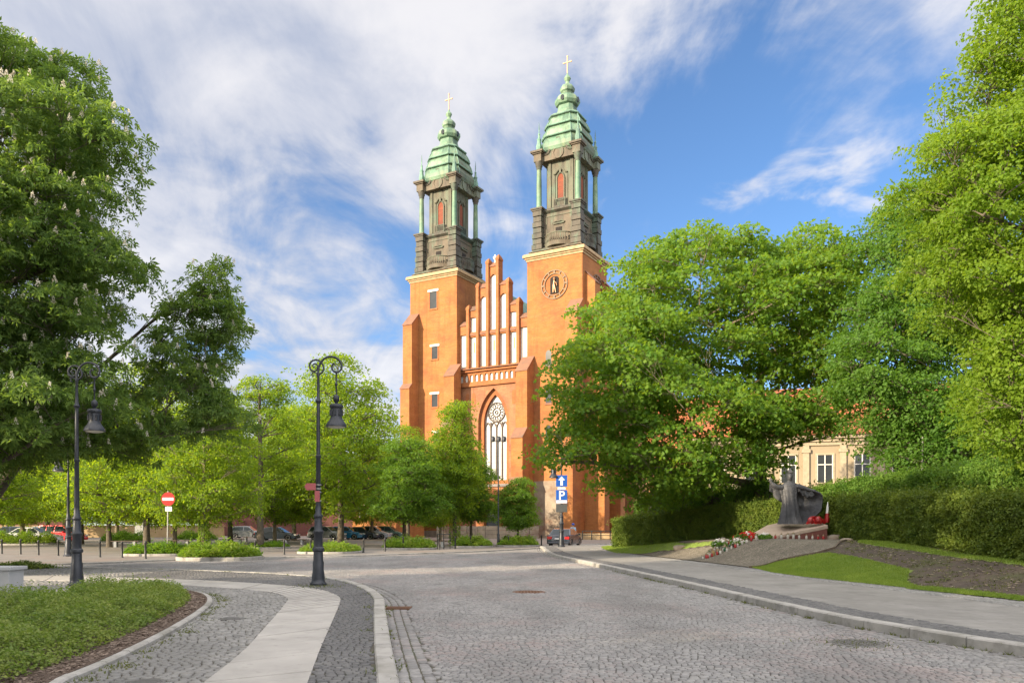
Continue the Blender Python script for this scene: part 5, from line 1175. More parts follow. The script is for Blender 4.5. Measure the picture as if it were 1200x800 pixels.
def ivy(tr_x, tr_y, h, r0, seed, host):
    r = np.random.default_rng(seed); n = 900; z = r.uniform(0, h, n); a = r.uniform(0, 6.28, n); rr = r0*(1.25-.5*z/h)+r.uniform(0, .08, n)
    o = np.column_stack([np.cos(a)*rr, np.sin(a)*rr, z]); d = np.column_stack([np.cos(a), np.sin(a), .3+0*a])
    V, F = place(KITE, o, unit(d+r.normal(0, .4, d.shape)), r.normal(0, 1, d.shape)+np.array([0, 0, .5]), np.full(n, .13)); np_mesh('ivy', V, F, MT['lf_bed'], host)
ivy(0, 0, 1.9, .32, 1, protoA)
ivy(0, 0, 3.2, .34, 2, [o for o in COL.objects if o.name == 'slender_tree'][0])
lowp = [gp(x, y, LZ) for x, y in ((-40, 668), (-40, 665), (30, 664.6), (75, 665.2), (40, 666.5))]
cover('low_plants', lowp, LZ, .22, 'lf_cover', .08, 1500, 81, 'dark creeping plants on the paving behind the concrete block')
# ------------------------------------------------------------------ buildings beside and behind
def house_right():
    Y = 66.0; e = empty('beige_house', (20.0, 68.0, 0.0), R(-14), 'long beige house with pilasters and red tiled roof behind the right trees', 'building')
    W = 44
    m = MB(); m.box(-4, W, 0, 12, -.2, 9.0); m.build('wall', MT['beige'], e)
    c = MB()
    for o, z0, z1 in ((.15, 8.3, 8.6), (.3, 8.6, 8.85), (.5, 8.85, 9.15)): c.box(-4-o, W+o, -o, 12+o, z0, z1)
    c.build('cornice', MT['beige_trim'], e)
    k = 0; x = -2.4
    while x < W-2:
        p = MB(); p.box(x-1.75, x-1.25, -.18, .02, 0, 8.29); p.box(x-1.85, x-1.15, -.24, .02, 7.7, 8.0); p.build('pilaster', MT['beige_trim'], e)
        for z0, h in ((1.6, 2.4), (5.3, 2.2)):
            f = MB(); w = .62
            f.box(x-w-.14, x-w, -.08, .02, z0-.1, z0+h+.14); f.box(x+w, x+w+.14, -.08, .02, z0-.1, z0+h+.14); f.box(x-w, x+w, -.08, .02, z0+h, z0+h+.14); f.box(x-w-.2, x+w+.2, -.16, .02, z0-.22, z0-.1)
            wo = f.build('window', MT['beige_trim'], e)
            g = MB(); g.box(x-w, x+w, -.03, .01, z0-.1, z0+h); g.build('pane', MT['dark_glass'], wo)
            q = MB(); q.box(x-.04, x+.04, -.06, -.03, z0-.1, z0+h); q.box(x-w, x+w, -.055, -.03, z0+h*.62, z0+h*.62+.07); q.box(x-w, x-w+.06, -.058, -.03, z0-.1, z0+h); q.box(x+w-.06, x+w, -.058, -.03, z0-.1, z0+h); q.build('frame', MT['frame_white'], wo)
        x += 2.9
    r = MB(); r.loft([[(-4.7, -.7, 9.15), (W+.7, -.7, 9.15), (W+.7, 12.7, 9.15), (-4.7, 12.7, 9.15)], [(1.0, 5.5, 14.0), (W-5, 5.5, 14.0), (W-5, 6.5, 14.0), (1.0, 6.5, 14.0)]]); ro = r.build('roof', MT['tiles'], e)
    for x in (8, 20): 
        q = MB(); q.box(x-.5, x+.5, 3.2, 4.2, 11, 14.8); q.box(x-.6, x+.6, 3.1, 4.3, 14.8, 15.0); q.build('chimney', MT['redwall'], ro)
house_right()
def gabled(name, loc, rz, w, d, h, rh, wall, roof, label, nwin=4):
    e = empty(name, loc, R(rz), label, 'building'); m = MB(); m.box(-w/2, w/2, 0, d, -.2, h); m.build('wall', MT[wall], e)
    r = MB(); r.add([(-w/2-.4, -.5, h), (w/2+.4, -.5, h), (w/2+.4, d+.5, h), (-w/2-.4, d+.5, h), (-w/2-.4, d/2, h+rh), (w/2+.4, d/2, h+rh)], [(0, 1, 5, 4), (2, 3, 4, 5), (0, 4, 3), (1, 2, 5), (3, 2, 1, 0)]); r.build('roof', MT[roof], e)
    for i in range(nwin):
        x = -w/2+(i+.5)*w/nwin
        g = MB(); g.box(x-.6, x+.6, -.04, .02, h*.35, h*.35+1.6); f = g.build('window', MT['frame_white'], e); g = MB(); g.box(x-.5, x-.04, -.06, -.03, h*.35+.1, h*.35+1.5); g.box(x+.04, x+.5, -.06, -.03, h*.35+.1, h*.35+1.5); g.build('pane', MT['dark_glass'], f)
gabled('canon_house', (21.5, 84, 0), -24, 15, 10, 8.5, 7.5, 'brick_old', 'tiles', 'house with a steep orange tiled roof glimpsed through the maple crown', 5)
gabled('brick_house', (-33, 118, 0), 6, 26, 10, 5.0, 3.5, 'redwall', 'tiles', 'low dark red brick house behind the parked black car', 0)
gabled('brick_house', (-82, 112, 0), 14, 34, 10, 4.0, 3.0, 'redwall', 'redwall', 'long dark red brick shed behind the cars parked at the far left', 0)
gabled('brick_annexe', (-17.5, 101, 0), -29, 7, 6, 7.5, 4.0, 'brick', 'tiles', 'small orange brick house left of the cathedral tower', 2)
m = MB(); m.box(-14, 14, -.2, .2, 0, 1.5); m.box(-14.1, 14.1, -.28, .28, 1.5, 1.62)
o = m.build('garden_wall', MT['limestone']); o.location = (-52, 104, 0); o.rotation_euler = (0, 0, R(5)); tag(o, 'low sunlit pale wall behind the far round bed at the left', 'wall')
m = MB(); m.box(-.45, .45, -.45, .45, 0, 2.6); m.box(-.6, .6, -.6, .6, 2.6, 2.8); m.box(-.55, .55, -.55, .55, 0, .3)
o = m.build('gate_pillar', MT['concrete']); o.location = ((165-600)*88/F_PX, 88, .05); tag(o, 'square pale grey gate pillar far behind the no-entry sign', 'gate pillar')

# ------------------------------------------------------------------ street lamps
def make_lamp():
    e = empty('street_lamp', (0, 0, 0))
    b = MB(); b.lathe([(.23, 0), (.23, .05), (.19, .09), (.175, .16), (.18, .22), (.15, .42), (.155, .62), (.135, .68), (.13, .92), (.165, .96), (.165, 1.02), (.125, 1.06), (.12, 1.40), (.15, 1.44), (.15, 1.49), (.115, 1.53), (.10, 1.85), (.125, 1.88), (.125, 1.93), (.085, 1.98), (.075, 2.2)], 16)
    for k in range(4):
        a = R(45+90*k); b.box(.19*math.cos(a)-.035, .19*math.cos(a)+.035, .19*math.sin(a)-.035, .19*math.sin(a)+.035, 0, .07)
    b.build('base', MT['iron'], e, True)
    p = MB(); p.lathe([(.07, 2.15), (.06, 3.5), (.075, 3.52), (.075, 3.58), (.055, 3.6), (.048, 5.02), (.075, 5.05), (.085, 5.09), (.06, 5.13), (.042, 5.2), (.034, 5.75), (.05, 5.8), (.034, 5.86), (.03, 5.95)], 12)
    p.build('post', MT['iron'], e, True)
    s = MB()
    arm = [(0, 5.88), (.01, 6.02), (.06, 6.14), (.15, 6.25), (.26, 6.305), (.36, 6.315), (.48, 6.29), (.575, 6.22), (.635, 6.13), (.65, 6.04), (.63, 5.96), (.58, 5.905), (.50, 5.88), (.43, 5.905), (.39, 5.96), (.375, 6.03), (.395, 6.10), (.43, 6.13), (.455, 6.11), (.45, 6.08)]
    s.tube([(x, 0, z) for x, z in arm], [.032]*9+[.028]*7+[.024, .022, .022, .028], 8)
    vol = [(.02, 5.82), (.10, 5.87), (.15, 5.95), (.14, 6.06), (.09, 6.15), (.02, 6.21), (-.07, 6.23), (-.16, 6.205), (-.225, 6.14), (-.245, 6.06), (-.22, 5.97), (-.16, 5.915), (-.09, 5.915), (-.035, 5.96), (-.015, 6.03), (-.035, 6.095), (-.09, 6.125), (-.14, 6.10), (-.155, 6.05), (-.125, 6.015), (-.095, 6.035)]
    s.tube([(x, 0, z) for x, z in vol], [.026]*12+[.022]*6+[.018, .018, .024], 8)
    s.tube([(x, 0, z) for x, z in [(0, 5.76), (-.05, 5.86), (-.11, 5.885), (-.17, 5.86), (-.18, 5.80), (-.15, 5.775), (-.13, 5.80)]], .018, 6)
    s.build('scroll_bracket', MT['iron'], e, True)
    h = MB(); h.lathe([(.03, 5.92), (.05, 5.88), (.02, 5.84), (.02, 5.6), (.04, 5.57), (.04, 5.53), (.02, 5.5), (.02, 5.27), (.075, 5.22), (.09, 5.15), (.075, 5.08), (.035, 5.04), (.05, 5.02), (.17, 4.99), (.19, 4.95), (.185, 4.90), (.155, 4.87), (.16, 4.82), (.15, 4.66), (.165, 4.62), (.175, 4.58), (.20, 4.54), (.255, 4.47), (.275, 4.43), (.285, 4.40), (.285, 4.375), (.25, 4.37)][::-1], 18, (.5, 0, 0))
    for k in range(8):
        a = 2*math.pi*k/8; h.box(.5+.16*math.cos(a)-.025, .5+.16*math.cos(a)+.025, .16*math.sin(a)-.025, .16*math.sin(a)+.025, 4.68, 4.84)
    ln = h.build('lantern', MT['iron'], e, True)
    g = MB(); g.lathe([(.02, 4.33), (.12, 4.335), (.2, 4.35), (.235, 4.372)], 18, (.5, 0, 0)); g.build('glass', MT['lens'], ln, True)
    return e
lamp = make_lamp(); GS = 'old street lamps with scroll brackets'
lx, ly = gp(373, 685, LZ); lamp.location = (lx, ly, LZ); lamp.scale = (.937,)*3; tag(lamp, 'black scroll street lamp with bell lantern and red finger sign, standing on the curved kerb', 'street lamp', GS)
def more_lamp(x, Y, z, rz, s, label):
    o = copy_tree(lamp); o.location = ((x-600)*Y/F_PX, Y, z); o.rotation_euler = (0, 0, R(rz)); o.scale = (s,)*3; return tag(o, label, 'street lamp', GS)
l2 = gp(90, 686, LZ); more_lamp(90, l2[1], LZ, 0, .903, 'black scroll street lamp in front of the chestnut, at the back of the foreground bed')
more_lamp(80, 41.0, .05, 180, 1.0, 'farther dark street lamp with its lantern to the left, behind the bollards at the left')
lp4 = more_lamp(658, 56.5, RZ, 180, 1.12, 'street lamp carrying the blue parking signs at the corner by the car')
fs = MB(); fs.prism([(-.36, 2.72), (-.30, 2.62), (-.05, 2.62), (-.05, 2.81), (-.30, 2.81)], -.10, -.075); fs.box(-.075, .06, -.10, -.075, 2.30, 2.60); fs.build('finger_sign', MT['sign_rust'], lamp)
cl = MB()
for z in (2.33, 2.57, 2.66, 2.77): cl.lathe([(.088, z-.015), (.088, z+.015)], 12)
cl.build('clamp', MT['steel'], lamp)
# signs on the corner lamp, drawn in the lamp's own scale, facing the viewer
sg = empty('x', (0, 0, 0)); bpy.data.objects.remove(sg)
def plate(name, x0, x1, z0, z1, mat, parent, y=.10, t=.02):
    p = MB(); p.box(x0, x1, y, y+t, z0, z1); return p.build(name, MT[mat], parent, bevel=.006)
def k_(py): return (641.0-py)*56.5/F_PX/1.12*1.0-0.02
hw = .355
pa = plate('one_way_sign', -hw, hw, k_(570.3), k_(557), 'sign_blue', lp4)
a = MB(); zc0, zc1 = k_(569), k_(558.3); a.box(-.075, .075, .121, .126, zc0, zc1-.2); a.prism([(-.21, zc1-.24), (.21, zc1-.24), (0, zc1)], .1215, .1265); a.build('arrow', MT['sign_white'], pa)
p0 = plate('small_plate', -hw*.7, hw*.7, k_(573.8), k_(571.0), 'sign_white', lp4)
pp = plate('parking_sign', -hw, hw, k_(590), k_(574.3), 'sign_blue', lp4)
w = MB(); w.box(-hw+.02, hw-.02, .1205, .1235, k_(589.6), k_(586.3)); w.build('white_band', MT['sign_white'], pp)
cu = bpy.data.curves.new('letter', 'FONT'); cu.body = 'P'; cu.size = .78; cu.extrude = .003; cu.align_x = 'CENTER'; cu.offset = .012
tmp = bpy.data.objects.new('letter', cu); COL.objects.link(tmp); bpy.context.view_layer.update()
me = bpy.data.meshes.new_from_object(tmp.evaluated_get(bpy.context.evaluated_depsgraph_get())); bpy.data.objects.remove(tmp)
lo = bpy.data.objects.new('letter', me); COL.objects.link(lo); me.materials.clear(); me.materials.append(MT['sign_white']); lo.parent = pp; lo.location = (0, .126, k_(585.4)); lo.rotation_euler = (R(90), 0, R(180))
plate('dark_plate', -hw, hw, k_(600.2), k_(590.6), 'sign_grey', lp4)
# no-entry sign
sx, sy = (196-600)*42.0/F_PX, 42.0
ne = empty('no_entry_sign', (sx, sy, .05), 0, 'round red no-entry sign with white bar on a thin grey post in the bright bed', 'road sign')
m = MB(); m.tube([(0, 0, -.2), (.05, 0, 3.4)], .035, 10); m.build('post', MT['steel'], ne, True)
n_ = 36; zc = 1.6+(615-584.5)*42/F_PX; dx = .07
m = MB(); m.prism([(dx+.36*math.cos(2*math.pi*i/n_), zc+.36*math.sin(2*math.pi*i/n_)) for i in range(n_)], -.07, -.05); di = m.build('disc', MT['sign_red'], ne)
m = MB(); m.box(dx-.29, dx+.29, -.078, -.0705, zc-.075, zc+.075); m.build('bar', MT['sign_white'], di)
m = MB(); m.box(dx-.15, dx+.20, -.065, -.05, zc-.64, zc-.40); m.build('supplementary_plate', MT['sign_white'], ne)
# slim lamp with three heads
Y3 = 60; t3 = empty('slim_lamp', ((584-600)*Y3/F_PX, Y3, .05), 0, 'slim tall black lamp post with three small heads before the great window', 'street lamp')
m = MB(); m.lathe([(.1, 0), (.1, .9), (.06, 1.0), (.05, 4), (.045, 8.1), (.03, 8.2)], 10); m.tube([(-.42, 0, 7.95), (.5, 0, 7.95)], .03, 6); m.build('post', MT['iron'], t3, True)
for x in (-.40, .04, .44):
    m = MB(); m.lathe([(.04, 7.85), (.15, 7.9), (.17, 8.1), (.15, 8.22), (.06, 8.3)], 10, (x, 0, 0)); m.build('lamp_head', MT['iron'], t3, True)
# thin mast
m = MB(); m.lathe([(.16, 0), (.13, 6), (.09, 13.8), (.02, 14)], 8); o = m.build('mast', MT['iron_rust'], None, True, ((462.5-600)*100/F_PX, 100, 0)); tag(o, 'thin dark mast rising above the trees left of the left tower', 'mast')
for x, Y, lab in ((1081, 36, 'thin pale post standing in the tall hedge under the dark elm'), (1118, 36, 'second thin pale post in the tall hedge, nearer the bright linden')):
    m = MB(); m.lathe([(.05, 0), (.045, 4.6), (.0, 4.62)], 8); X = (x-600)*Y/F_PX; o = m.build('post', MT['steel'], None, True, (X, Y, float(H(X, Y)))); o.name = 'hedge_post'; tag(o, lab, 'post')

# bollards
bm_ = MB(); bm_.lathe([(.07, -.05), (.07, .03), (.055, .05), (.05, .70), (.062, .72), (.062, .77), (.05, .8), (.02, .83)], 10)
b0 = None
blist = [(2, 648.5), (24, 649), (45, 650), (68, 650.7), (117, 652.5), (143, 653), (170.5, 654.2), (299, 651.5), (333, 649.5), (364, 648.5), (426, 647.2), (451, 645.8), (472.5, 643.8), (514, 643.7), (533.5, 642.8), (551.5, 641.3), (596, 640.2), (610, 639.6), (634.5, 638.8)]
where = ['at the left picture edge', 'in front of the white saloon', 'in front of the long bed', 'just left of the far street lamp', 'first to the right of the near left lamp post', 'left of the dark shaded bed', 'in front of the dark shaded bed', 'right of the sunlit bed', 'pale, between the tall trunk and the centre lamp', 'hidden close behind the centre lamp', 'before the gap right of the centre lamp', 'left end of the bed with the dark round tree', 'middle of the bed with the dark round tree', 'beside the black frame', 'left end of the ivy tree bed', 'middle of the ivy tree bed', 'before the smallest tree', 'right of the smallest tree', 'last at the right before the car']
for i, ((x, y), wv) in enumerate(zip(blist, where)):
    o = bm_.build('bollard', MT['bollard'], None, True) if b0 is None else b0.copy()
    if b0 is None: b0 = o
    else: COL.objects.link(o)
    X, Y = gp(x, y, .05); o.location = (X, Y, .05); o.scale = (1, 1, 1+.03*math.sin(i*2.3)); tag(o, 'black iron bollard, '+wv, 'bollard', 'bollards along the square')
# black frame, benches, block
X, Y = gp(520, 643, .05)
m = MB()
for x in (-.42, .0, .42): m.tube([(x, 0, 0), (x, 0, 1.0)], .03, 8)
m.tube([(-.42, 0, 1.0), (.42, 0, 1.0)], .03, 8); m.tube([(-.0, 0, .75), (.42, 0, .75)], .02, 6)
o = m.build('bicycle_stand', MT['bollard'], None, True, (X, Y, .05)); tag(o, 'low black tubular frame between the two beds before the cathedral', 'bicycle stand')
def bench(x, Y, rz, label):
    e = empty('bench', ((x-600)*Y/F_PX, Y, .05), R(rz), label, 'bench', 'benches on the square')
    m = MB()
    for k in range(4): m.box(-.95, .95, -.24+k*.125, -.13+k*.125, .42, .47)
    m.build('seat', MT['wood'], e)
    for s in (-.65, .65): m = MB(); m.box(s-.09, s+.09, -.22, .22, 0, .418); m.build('leg', MT['concrete'], e)
for x, Y, rz, lb in ((272, 66, 5, 'dark bench behind the sunlit linden trunk'), (345, 64, -4, 'dark bench right of the tall straight trunk'), (296, 78, 0, 'bench half hidden behind the tall trunk'), (147, 58, 8, 'bench behind the dark shaded bed'), (508, 58, 0, 'small dark bench at the end of the dark round tree bed'), (210, 60, 0, 'bench under the no-entry sign, beyond the dark bed')):
    bench(x, Y, rz, lb)
p = gp(5, 695, LZ)
m = MB(); m.box(-.85, .09, -.28, .28, 0, .52); m.box(-.90, .15, -.33, .33, .521, .60); o = m.build('concrete_block', MT['concrete'], None, False, (p[0], p[1]+.3, LZ), .012); tag(o, 'pale grey concrete block with a cap, cut by the left edge', 'concrete block')

# ------------------------------------------------------------------ cars
def make_car(kind, L, Wd, Ht, paint_c, lights_rear=True):
    e = empty('parked_car', (0, 0, 0)); pm = paint('car_paint', paint_c); hw = Wd/2; wr = .31
    x0, x1 = -L/2, L/2; fa, ra = x0+.82, x1-.78                      # the nose is at -x
    bl = .60*Ht if kind != 'van' else .56*Ht
    # lower body: side profile with wheel arches
    def arc(c): return [(c+.36*math.cos(t), wr+.36*math.sin(t)) for t in np.linspace(math.pi, 0, 9)]
    low = [(x0+.05, .2)]+[(fa-.37, .18)]+arc(fa)+[(fa+.37, .18), (ra-.37, .18)]+arc(ra)+[(ra+.37, .2), (x1-.04, .24), (x1, .42), (x1-.02, .58), (x1-.10, bl+.02 if kind != 'sedan' else bl+.04)]
    if kind == 'sedan': low += [(x1-.75, bl+.09), (x0+1.15, bl+.01), (x0+.35, bl-.13), (x0+.06, bl-.30), (x0, .42)]
    elif kind == 'hatch': low += [(x0+1.0, bl+.01), (x0+.32, bl-.14), (x0+.05, bl-.32), (x0, .40)]
    else: low += [(x0+.95, bl+.02), (x0+.28, bl-.12), (x0+.05, bl-.30), (x0, .40)]
    m = MB(); n = len(low); c = .05
    rings = []
    for y, s in ((-hw+.0, .0), (-hw+.06, 0), (hw-.06, 0), (hw, 0)):
        ins = .035 if abs(y) == hw else 0
        rings.append([(x*(1-ins*.4), y, z-(ins if z > .5 else -ins*.5)) for x, z in low])
    m.loft(rings); body = m.build('body', pm, e, True)
    # cabin
    if kind == 'sedan': cab = [(x0+1.12, bl), (x0+1.95, Ht-.04), (x0+2.3, Ht), (x1-1.45, Ht-.01), (x1-1.1, Ht-.07), (x1-.42, bl+.06)]
    elif kind == 'hatch': cab = [(x0+.95, bl), (x0+1.7, Ht-.04), (x0+2.0, Ht), (x1-.75, Ht-.02), (x1-.45, Ht-.08), (x1-.10, bl+.02)]
    else: cab = [(x0+.85, bl), (x0+1.5, Ht-.05), (x0+1.8, Ht), (x1-.4, Ht), (x1-.2, Ht-.05), (x1-.07, bl+.02)]
    def wz(z): return hw-.02-(z-bl)/(Ht-bl)*.20
    m = MB(); k = len(cab); vs = [(x, -wz(z), z) for x, z in cab]+[(x, wz(z), z) for x, z in cab]
    m.add(vs, [tuple(range(k)), tuple(range(2*k-1, k-1, -1))]+[(i, i+k, (i+1) % k+k, (i+1) % k) for i in range(k)]); cb = m.build('cabin', pm, e, False, None, .03)
    # windows lie 6 mm proud of the cabin skin
    def side(xa, xb, name='side_window'):
        zt = Ht-.11; zb = bl+.06
        def xl(z, front): 
            i = (0, 1) if front else (k-1, k-2); (ax, az), (bx, bz) = cab[i[0]], cab[i[1]]; return ax+(bx-ax)*(z-az)/(bz-az)
        p = []
        for x, z in ((xa, zb), (xb, zb), (xb, zt), (xa, zt)):
            x = max(x, xl(z, True)+.10); x = min(x, xl(z, False)-.12); p.append((x, z))
        for s in (-1, 1):
            g = MB(); o = [(x, s*(wz(z)+.006), z) for x, z in p]; i_ = [(x, s*(wz(z)-.03), z) for x, z in p]; g.add(o+i_, [(0,1,2,3), (7,6,5,4), (0,4,5,1), (1,5,6,2), (2,6,7,3), (3,7,4,0)]); g.build(name, MT['car_glass'], e)
    mid = (x0+1.1+x1-.6)/2
    side(-9, mid-.04); side(mid+.04, 9 if kind != 'van' else x1-1.0)
    if kind == 'van': side(x1-.92, 9)
    def pane(i, j, name):
        (ax, az), (bx, bz) = cab[i], cab[j]; g = MB(); t0, t1 = .10, .90; q = []
        nx, nz = -(bz-az), (bx-ax); l = math.hypot(nx, nz); nx, nz = nx/l, nz/l
        if (i == 0 and nx > 0) or (i != 0 and nx < 0): nx, nz = -nx, -nz
        for t in (t0, t1):
            x, z = ax+(bx-ax)*t, az+(bz-az)*t; w = wz(z)-.09; q += [(x, -w, z), (x, w, z)]
        o = [(x+nx*.008, y, z+nz*.008) for x, y, z in q]; b = [(x-nx*.03, y, z-nz*.03) for x, y, z in q]
        g.add([o[0], o[1], o[3], o[2], b[0], b[1], b[3], b[2]], [(0,1,2,3), (7,6,5,4), (0,4,5,1), (1,5,6,2), (2,6,7,3), (3,7,4,0)]); g.build(name, MT['car_glass'], e)
    pane(0, 1, 'windscreen'); pane(k-1, k-2, 'rear_window')
    for cx in (fa, ra):
        for s in (-1, 1):
            w = MB(); pr = [(.19, -.10), (.29, -.10), (wr, -.07), (wr, .07), (.29, .10), (.19, .10)]
            M = Matrix.Translation((cx, s*(hw-.12), wr)) @ Matrix.Rotation(R(90), 4, 'X')
            rg = [[tuple(M @ Vector((r*math.cos(2*math.pi*i/20), r*math.sin(2*math.pi*i/20), z))) for i in range(20)] for r, z in pr]; w.loft(rg)
            wo = w.build('wheel', MT['tyre'], e, True)
            h = MB(); rg = [[tuple(M @ Vector((r*math.cos(2*math.pi*i/20), r*math.sin(2*math.pi*i/20), -s*z))) for i in range(20)] for r, z in ((.2, .09), (.2, .105), (.06, .085), (.02, .085))]; h.loft(rg); h.build('rim', MT['rim'], wo)
    for s in (-1, 1):
        t = MB(); t.box(x1-.16, x1+.012, s*(hw-.22)-.16, s*(hw-.22)+.19 if s > 0 else s*(hw-.22)+.16, bl-.26, bl-.06) if s > 0 else t.box(x1-.16, x1+.012, -hw+.02, -hw+.38, bl-.26, bl-.06)
        t.build('tail_light', MT['tail'], e, bevel=.02)
        t = MB(); t.box(x0-.006, x0+.22, *( (hw-.42, hw-.03) if s > 0 else (-hw+.03, -hw+.42)), bl-.34, bl-.20); t.build('headlight', MT['head'], e, bevel=.02)
        t = MB(); t.box(x0+1.25, x0+1.42, *((hw-.02, hw+.16) if s > 0 else (-hw-.16, -hw+.02)), bl+.02, bl+.15); t.build('mirror', pm, e, bevel=.03)
    t = MB(); t.box(x1-.05, x1+.02, -.26, .26, bl-.28, bl-.16); t.build('number_plate', MT['sign_white'], e)
    t = MB(); t.box(x1-.12, x1+.035, -hw+.05, hw-.05, .24, .40); t.box(x0-.035, x0+.12, -hw+.05, hw-.05, .24, .40); t.build('bumper', pm, e, bevel=.04)
    return e
def park(o, x, Y, rz, label, z=.05):
    o.location = ((x-600)*Y/F_PX, Y, z); o.rotation_euler = (0, 0, R(rz)); return tag(o, label, 'car', 'parked cars')
# heading: nose at -x; turn so that the tail faces the viewer with its right side showing
park(make_car('sedan', 4.45, 1.76, 1.42, (.028, .036, .055)), 662, 62, 253, 'dark blue saloon car seen from behind at the corner lamp', z=0.0)
CG = [('sedan', 4.4, 1.72, 1.42, (.62, .64, .68), 40, 72, 184, 'silver white saloon car parked in front of the dark red shed'),
      ('van', 4.2, 1.7, 1.62, (.50, .02, .025), 73, 76, 172, 'red van parked beside the far street lamp'),
      ('hatch', 4.0, 1.7, 1.5, (.30, .31, .33), 58, 88, 190, 'grey hatchback mostly hidden between the white saloon and the red van'),
      ('hatch', 4.1, 1.7, 1.5, (.04, .05, .08), 10, 78, 20, 'dark hatchback with red tail lamps at the far left edge'),
      ('sedan', 4.4, 1.7, 1.42, (.03, .045, .06), 325, 84, 178, 'black saloon car parked beside the tall straight trunk'),
      ('hatch', 4.0, 1.7, 1.5, (.24, .25, .27), 383, 88, 165, 'grey hatchback close to the centre lamp post'),
      ('hatch', 3.9, 1.66, 1.48, (.02, .16, .34), 406, 90, 175, 'bright blue hatchback behind the broad linden trunk'),
      ('sedan', 4.3, 1.7, 1.42, (.06, .07, .10), 424, 92, 170, 'dark car between the blue hatchback and the pale lilac one'),
      ('hatch', 4.0, 1.7, 1.5, (.42, .44, .56), 438, 93, 172, 'pale lilac hatchback parked left of the dark round tree'),
      ('hatch', 4.0, 1.7, 1.5, (.10, .19, .17), 455, 95, 172, 'dark green hatchback next to the left tower'),
      ('hatch', 4.0, 1.7, 1.5, (.16, .17, .18), 290, 98, 182, 'grey car half behind the tall straight trunk')]
for kd, L, W, Hh, c, x, Y, rz, lb in CG: park(make_car(kd, L, W, Hh, c), x, Y, rz, lb)

# ------------------------------------------------------------------ people made as one continuous skin
def skinned(name, J, bones, mat, parent=None, sub=2):
    me = bpy.data.meshes.new(name); me.from_pydata([j[:3] for j in J], bones, []); o = bpy.data.objects.new(name, me); COL.objects.link(o)
    s = o.modifiers.new('skin', 'SKIN'); s.use_smooth_shade = True
    for i, j in enumerate(J):
        d = me.skin_vertices[0].data[i]; d.radius = (j[3], j[3] if len(j) < 5 else j[4])
    me.skin_vertices[0].data[0].use_root = True
    u = o.modifiers.new('sub', 'SUBSURF'); u.levels = sub; u.render_levels = sub
    bpy.context.view_layer.update(); ev = o.evaluated_get(bpy.context.evaluated_depsgraph_get()); m2 = bpy.data.meshes.new_from_object(ev); bpy.data.objects.remove(o)
    for m in (mat if isinstance(mat, list) else [mat]): m2.materials.append(m)
    m2.polygons.foreach_set('use_smooth', [True]*len(m2.polygons)); q = bpy.data.objects.new(name, m2); COL.objects.link(q); q.parent = parent; return q
per = empty('person', ((671.5-600)*66.2/F_PX, 66.2, 0.0), R(20), 'person in a pale blue shirt and blue cap standing beyond the dark saloon car', 'person')
J = [(0, 0, .95, .15, .12), (0, 0, 1.15, .14, .11), (0, 0, 1.36, .17, .12), (0, .0, 1.5, .065), (0, -.02, 1.62, .095, .11), (0, -.02, 1.72, .085, .10),
     (-.20, 0, 1.42, .065), (-.26, .03, 1.14, .045), (-.22, -.12, .92, .036), (-.21, -.17, .84, .03), (.20, 0, 1.42, .065), (.27, .03, 1.14, .045), (.24, -.1, .92, .036), (.23, -.15, .84, .03),
     (-.10, 0, .86, .095), (-.11, -.02, .5, .068), (-.11, .03, .1, .048), (-.11, -.12, .04, .038), (.10, 0, .86, .095), (.11, -.02, .5, .068), (.11, .03, .1, .048), (.11, -.12, .04, .038)]
Bn = [(0, 1), (1, 2), (2, 3), (3, 4), (4, 5), (2, 6), (6, 7), (7, 8), (8, 9), (2, 10), (10, 11), (11, 12), (12, 13), (0, 14), (14, 15), (15, 16), (16, 17), (0, 18), (18, 19), (19, 20), (20, 21)]
bd_ = skinned('body', J, Bn, [MT['skin'], MT['cloth_blue'], MT['cloth_dark']], per)
mi = []
for p in bd_.data.polygons:
    c = p.center; mi.append(2 if c.z < .98 and abs(c.x) < .185 else (1 if c.z < 1.47 and (c.z > 1.2 or abs(c.x) < .19) else 0))
bd_.data.polygons.foreach_set('material_index', mi)
m = MB(); m.lathe([(.115, 1.66), (.125, 1.70), (.11, 1.77), (.06, 1.82), (.01, 1.83)], 12, (0, -.02, 0)); m.prismz([(-.08, -.10), (.08, -.10), (.06, -.24), (-.06, -.24)], 1.665, 1.69); m.build('cap', MT['cap_blue'], per, True)

# ------------------------------------------------------------------ memorial
sx_, sy_, sz_ = 12.05, 35.2, float(H(12.05, 35.2))
# wedge plinth: low at the left front, high at the right back
pr = empty('statue_plinth', (sx_, sy_, sz_), R(-4), 'sloping pink granite plinth with red-brown sides under the bronze statue', 'plinth')
top = [(-2.35, -1.0, -.20), (1.55, -.9, .62), (1.75, .7, .72), (.1, .9, .76), (-.6, .6, .62), (-1.55, .0, .14)]
m = MB(); n = len(top); m.add([(x, y, z-.16) for x, y, z in top]+[(x, y, -1.2) for x, y, z in top], [tuple(range(n, 2*n))]+[tuple(range(n))[::-1]]+[(i, (i+1) % n, (i+1) % n+n, i+n) for i in range(n)]); m.build('side', MT['red_granite'], pr)
m = MB(); m.add([(x*1.02, y*1.02, z) for x, y, z in top]+[(x*1.02, y*1.02, z-.155) for x, y, z in top], [tuple(range(n))[::-1], tuple(range(n, 2*n))]+[(i, i+n, (i+1) % n+n, (i+1) % n) for i in range(n)])
m.build('top_slab', MT['pink_granite'], pr, bevel=.02)
st = empty('statue', (sx_+.28, sy_+.1, sz_+.66), R(-6), 'dark bronze statue of a robed figure with raised arm and sweeping cloak', 'statue'); st.scale = (1.16, 1.1, 1.0)
